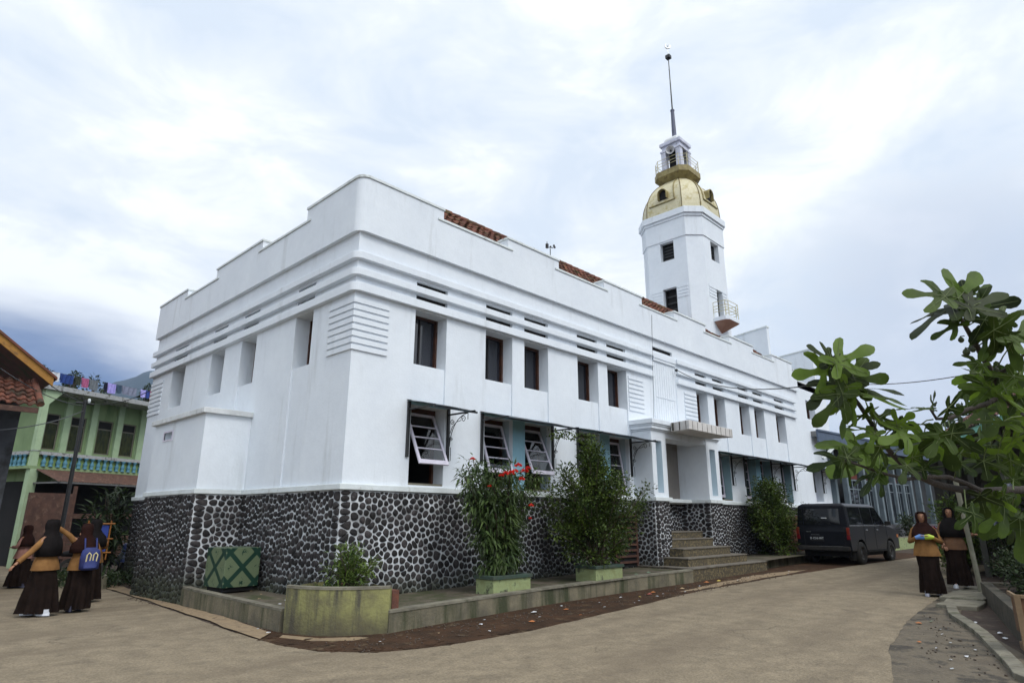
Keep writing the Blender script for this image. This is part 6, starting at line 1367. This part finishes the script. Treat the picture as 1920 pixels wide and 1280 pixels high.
for s_ in (1.0,3.6,6.2,8.8): b=MB(); p=rp_(s_,.25,0); b.box(p[0]-.07,p[0]+.07,p[1]-.07,p[1]+.07,-.1,3.66); b.build('post',mat('dark_veranda_post',(.05,.05,.042),None,3,.8),t)
# leaning pole by the second girl
t0=at(1795,915,12.6); t1=at(1829,1062,12.6); dv=(t1-t0); k=(t1.z-g(t1.x,t1.y))/(-dv.z) if dv.z else 0; e_=t1+dv*k
b=MB(); b.tube([t0-dv*.1,e_],.045,8); o=b.build('leaning_pole',mat('pale_bamboo_pole',(.30,.29,.22),(.2,.2,.15),5,.8)); tag(o,'pale pole leaning beside the second girl on the right','pole')
# shrubs, planter, crate at the right edge
def rline(s_,o_,z):     # along the right planter
    a,c=Vector((4.0,-8.42)),Vector((9.6,-7.15)); d_=(c-a).normalized(); n_=Vector((d_.y,-d_.x)); p=a+d_*s_+n_*o_; return (p.x,p.y,z)
L3=(Vector((9.6,-7.15))-Vector((4.0,-8.42))).length
t=thing('planter',rline(2.8,0,.05),'long dark concrete planter wall along the right pavement','planter')
DKC=mat('dark_damp_concrete',(.085,.075,.055),(.05,.045,.035),4,.9,.4,25,stain=(.03,.035,.02),sscale=3)
b=MB(); P0=[rline(0,0,0),rline(L3,0,0),rline(L3,.16,0),rline(0,.16,0)]; b.prism([(p[0],p[1]) for p in P0],-.15,.44); P0=[rline(L3-.16,.16,0),rline(L3,.16,0),rline(L3,2.4,0),rline(L3-.16,2.4,0)]; b.prism([(p[0],p[1]) for p in P0],-.15,.44); b.build('planter_wall',DKC,t,bevel=.01)
b=MB(); b.mesh([rline(0,.1,.36),rline(L3,.1,.36),rline(L3,2.4,.36),rline(0,2.4,.36)],[(0,1,2,3)]); b.build('soil',SOIL,t)
for i,(s_,o_,h,r,lab,mm) in enumerate(((1.0,.75,.55,.60,'dark leafy shrub in the right planter, nearest to us above the crate',LF3),(2.3,.65,.62,.62,'second shrub in the right planter, with small round leaves',LF3),(3.6,.6,.66,.6,'middle shrub of the right planter, spilling over its edge',LF3),(4.8,.6,.72,.6,'fourth shrub of the right planter, beside the pale pole foot',LF3),(2.8,1.7,1.1,.9,'taller shrub at the back of the right planter',LF3))):
    shrub('bush',rline(s_,o_,.36),h,r,r*.8,lab,'bush',50+i,30,80,.065,.045,mm,.2,.1,clus=.16,group='shrubs in the right planter')
shrub('bush',(15.4,-5.9,.15),2.0,1.2,.9,'yellow-green shrub with purple flowers behind the two girls on the right','bush',70,44,110,.09,.06,LFG,.2,.1,clus=.26,flowers=[((14.6,-5.5,1.35),.10),((14.5,-5.8,1.0),.09)],fm=PINK)
shrub('bush',(14.2,-7.2,.15),2.3,.8,.7,'tall leafy bush under the mint green eaves','bush',71,34,90,.10,.06,LF3,.2,.1,clus=.26)
# leafy young plant near the right edge
shrub('bush',rline(2.0,1.3,.36),2.1,.55,.5,'slender plant with narrow upright leaves at the right edge','bush',73,22,60,.16,.04,LFG,.3,.35,clus=.22)
# pale cloth and dark figure in the veranda
b=MB(); 
for i in range(8):
    for j in range(6):
        f=lambda i,j:at(1846+i*4+j*4.5,1000-j*18,11.5+.12*math.sin(i*1.3+j))
        b.q(f(i,j),f(i+1,j),f(i+1,j+1),f(i,j+1),sm=True)
o=b.build('hanging_cloth',mat('pale_blue_white_cloth',(.42,.46,.56),(.06,.07,.09),5,.9)); tag(o,'pale blue and grey cloth hanging under the veranda behind the fig leaves','cloth')
# crate in the bottom right corner
cb=at(1888,1236,8.6); cb.z=g(cb.x,cb.y)
t=thing('wooden_crate',(3.75,-8.42,.08),'open orange-brown wooden crate at the bottom right corner','crate',rz=rad(14))
CW=mat('orange_brown_plywood',(.15,.08,.04),(.11,.055,.028),6,.8,.2,30,stretch=(1,1,6)); CWD=mat('pale_crate_edge',(.20,.135,.075),(.15,.10,.055),8,.8)
def cbx(name,m,*bx):
    b=MB(); [b.box(*q_) for q_ in bx]; o=b.build(name,m,bevel=.004); o.parent=t
cbx('side_panel',CW,(0,.03,-.62,0,.22,.62),(.03,.50,-.03,0,.22,.62)); cbx('edge_batten',CWD,(-.03,0,-.03,.03,.0,.66),(-.03,.0,-.64,-.03,.62,.66),(-.03,.0,-.64,-.03,.16,.22),(0,.5,0,.03,.62,.66)); cbx('bottom_board',CWD,(-.02,.5,-.62,.0,.02,.10))
# ---- litter
LC=[('white',(.55,.56,.58)),('pale grey',(.35,.37,.38)),('orange',(.40,.14,.04)),('rust red',(.22,.06,.04)),('pale green',(.15,.22,.14)),('yellow',(.45,.34,.08)),('tan',(.35,.25,.14))]
LT=[(1218,928,0,.10),(988,1135,0,.07),(860,1145,0,.05)]
spots=[(2.6,-2.0,0,.12),(3.5,-1.85,1,.07),(4.3,-2.1,0,.05),(5.2,-1.95,0,.06),(5.5,-2.2,5,.06),(6.0,-2.1,3,.14),(6.3,-2.0,2,.12),(6.2,-2.3,0,.05),(5.8,-2.4,1,.08),(7.3,-2.1,6,.12),(8.0,-2.15,0,.06),(3.2,-2.2,2,.10),(1.2,-2.2,0,.06),(1.9,-2.6,2,.10),(2.3,-2.4,0,.05),(.3,-2.3,6,.05),(.9,-2.7,0,.04),(-.6,-2.2,0,.04),(8.8,-1.9,2,.16),(9.3,-1.95,5,.14),(9.8,-2.2,0,.05),(10.5,-2.15,0,.05),(12.2,-2.5,0,.06),(13.0,-2.2,0,.05),(4.7,-2.6,0,.04),(5.0,-2.5,1,.05),(6.8,-2.45,0,.05),(2.9,-2.75,2,.05),(3.9,-2.5,1,.05),(1.5,-1.95,1,.05),
(5.6,-6.95,2,.10),(4.8,-7.4,0,.05),(4.2,-7.6,1,.05),(3.7,-7.55,0,.04),(3.9,-7.9,0,.05),(3.4,-7.9,0,.06),(5.9,-7.05,4,.06),(5.2,-7.3,1,.04),(4.6,-7.9,2,.04),(3.1,-7.8,0,.04),(2.6,-7.9,1,.05),(4.0,-7.3,2,.07),(6.2,-7.55,0,.08),(5.4,-7.95,0,.10),(5.0,-8.05,0,.09),
(-.7,1.1,6,.05),(-.5,.6,0,.04),(-.4,1.7,6,.04),(-.8,.2,0,.06),(-.3,2.3,6,.04),(6.9,-1.2,4,.12),(7.5,-1.15,4,.12),(-1.3,-.5,0,.07),(-1.25,-.1,1,.05)]
nm_={0:'white',1:'pale grey',2:'orange',3:'rust red',4:'pale green',5:'yellow',6:'tan'}
R=random.Random(17)
for k,(x,y,ci,s_) in enumerate(spots):
    onp=(-1.0<x<0 and y>-.2) or (y>-1.4 and x>0); z=(.285 if x<0 else pz(x)-.01) if onp else g(x,y)+.014
    b=MB(); n=7; s_*=.8; P=[(x+s_*R.uniform(.5,1)*math.cos(2*PI*i/n),y+s_*.6*R.uniform(.5,1)*math.sin(2*PI*i/n),z+R.uniform(0,.012)) for i in range(n)]+[(x,y,z+s_*.28)]
    b.mesh(P,[(i,(i+1)%n,n) for i in range(n)])
    where='on the terrace' if onp else ('on the right pavement' if y<-6 else 'in the mud beside the long kerb wall' if x>-1 else 'in the gutter by the curved planter')
    o=b.build('paper_scrap',mat('litter_'+nm_[ci].replace(' ','_'),LC[ci][1],None,8,.7)); tag(o,f'small crumpled {nm_[ci]} scrap of litter {where}','litter',f'{nm_[ci]} litter scraps {where}')
# pebbles and grit
b=MB()
for k in range(1100):
    q_=R.random(); 
    if q_<.6: x=R.uniform(-1.3,12); y=R.uniform(-2.7,-1.72)
    elif q_<.68: x=R.uniform(1.5,6.5); y=-8.45+(x-1.5)*.24+R.uniform(-.3,.55)
    else: x=R.uniform(-1.3,-.9); y=R.uniform(-.5,6); 
    r_=R.uniform(.005,.018); b.blob((x,y,g(x,y)+.012),r_,5,k,.3,(1,1,.6))
tag(b.build('grit',mat('grit_stone',(.11,.085,.065),(.06,.045,.035),9,.9)),'loose grit and pebbles in the mud verge and gutters','grit',kind='stuff')

# end of the street: trees and a dark house
for i,(x,y,H,r,lab) in enumerate(((48,-6.5,8,4.5,'large dark tree closing the end of the street beyond the annex'),(42,-9.5,6.5,4,'dark rounded tree at the street end, right of the larger one'),(36,-11,5.5,3.5,'dark tree behind the tiled roof of the low house'),(56,-2,9,5,'tall dark tree far behind the annex roof'))):
    tree((x,y,.2),H,r,lab,90+i,m=LF3,n=2600,l=.5,group='trees at the street end')
for i in range(5):
    shrub('bush',(33.5+1.8*i,-5.2-.55*i,.3),1.7,1.3,.9,['dark hedge bush at the far bend of the road, nearest','dark hedge bush second along the far bend','dark hedge bush third along the far bend','dark hedge bush fourth along the far bend','dark hedge bush farthest along the bend'][i],'bush',120+i,16,60,.14,.10,LF3,.2,.1,clus=.4,group='hedge bushes at the far bend')

# the humid air between here and the mountain
hz=MB(); hz.box(-4050,5050,-4050,4050,-2.5,520)
hm=bpy.data.materials.new('humid_air'); hm.use_nodes=True; ht=hm.node_tree; ht.nodes.clear()
ho=N(ht,'ShaderNodeOutputMaterial'); hv=N(ht,'ShaderNodeVolumePrincipled'); hv.inputs['Color'].default_value=(.46,.62,.92,1); hv.inputs['Density'].default_value=.00014; hv.inputs['Anisotropy'].default_value=.2
ht.links.new(hv.outputs[0],ho.inputs['Volume'])
o=hz.build('haze',hm); o['kind']='stuff'; o['label']='thin humid haze between the street and the mountain'; o['category']='haze'
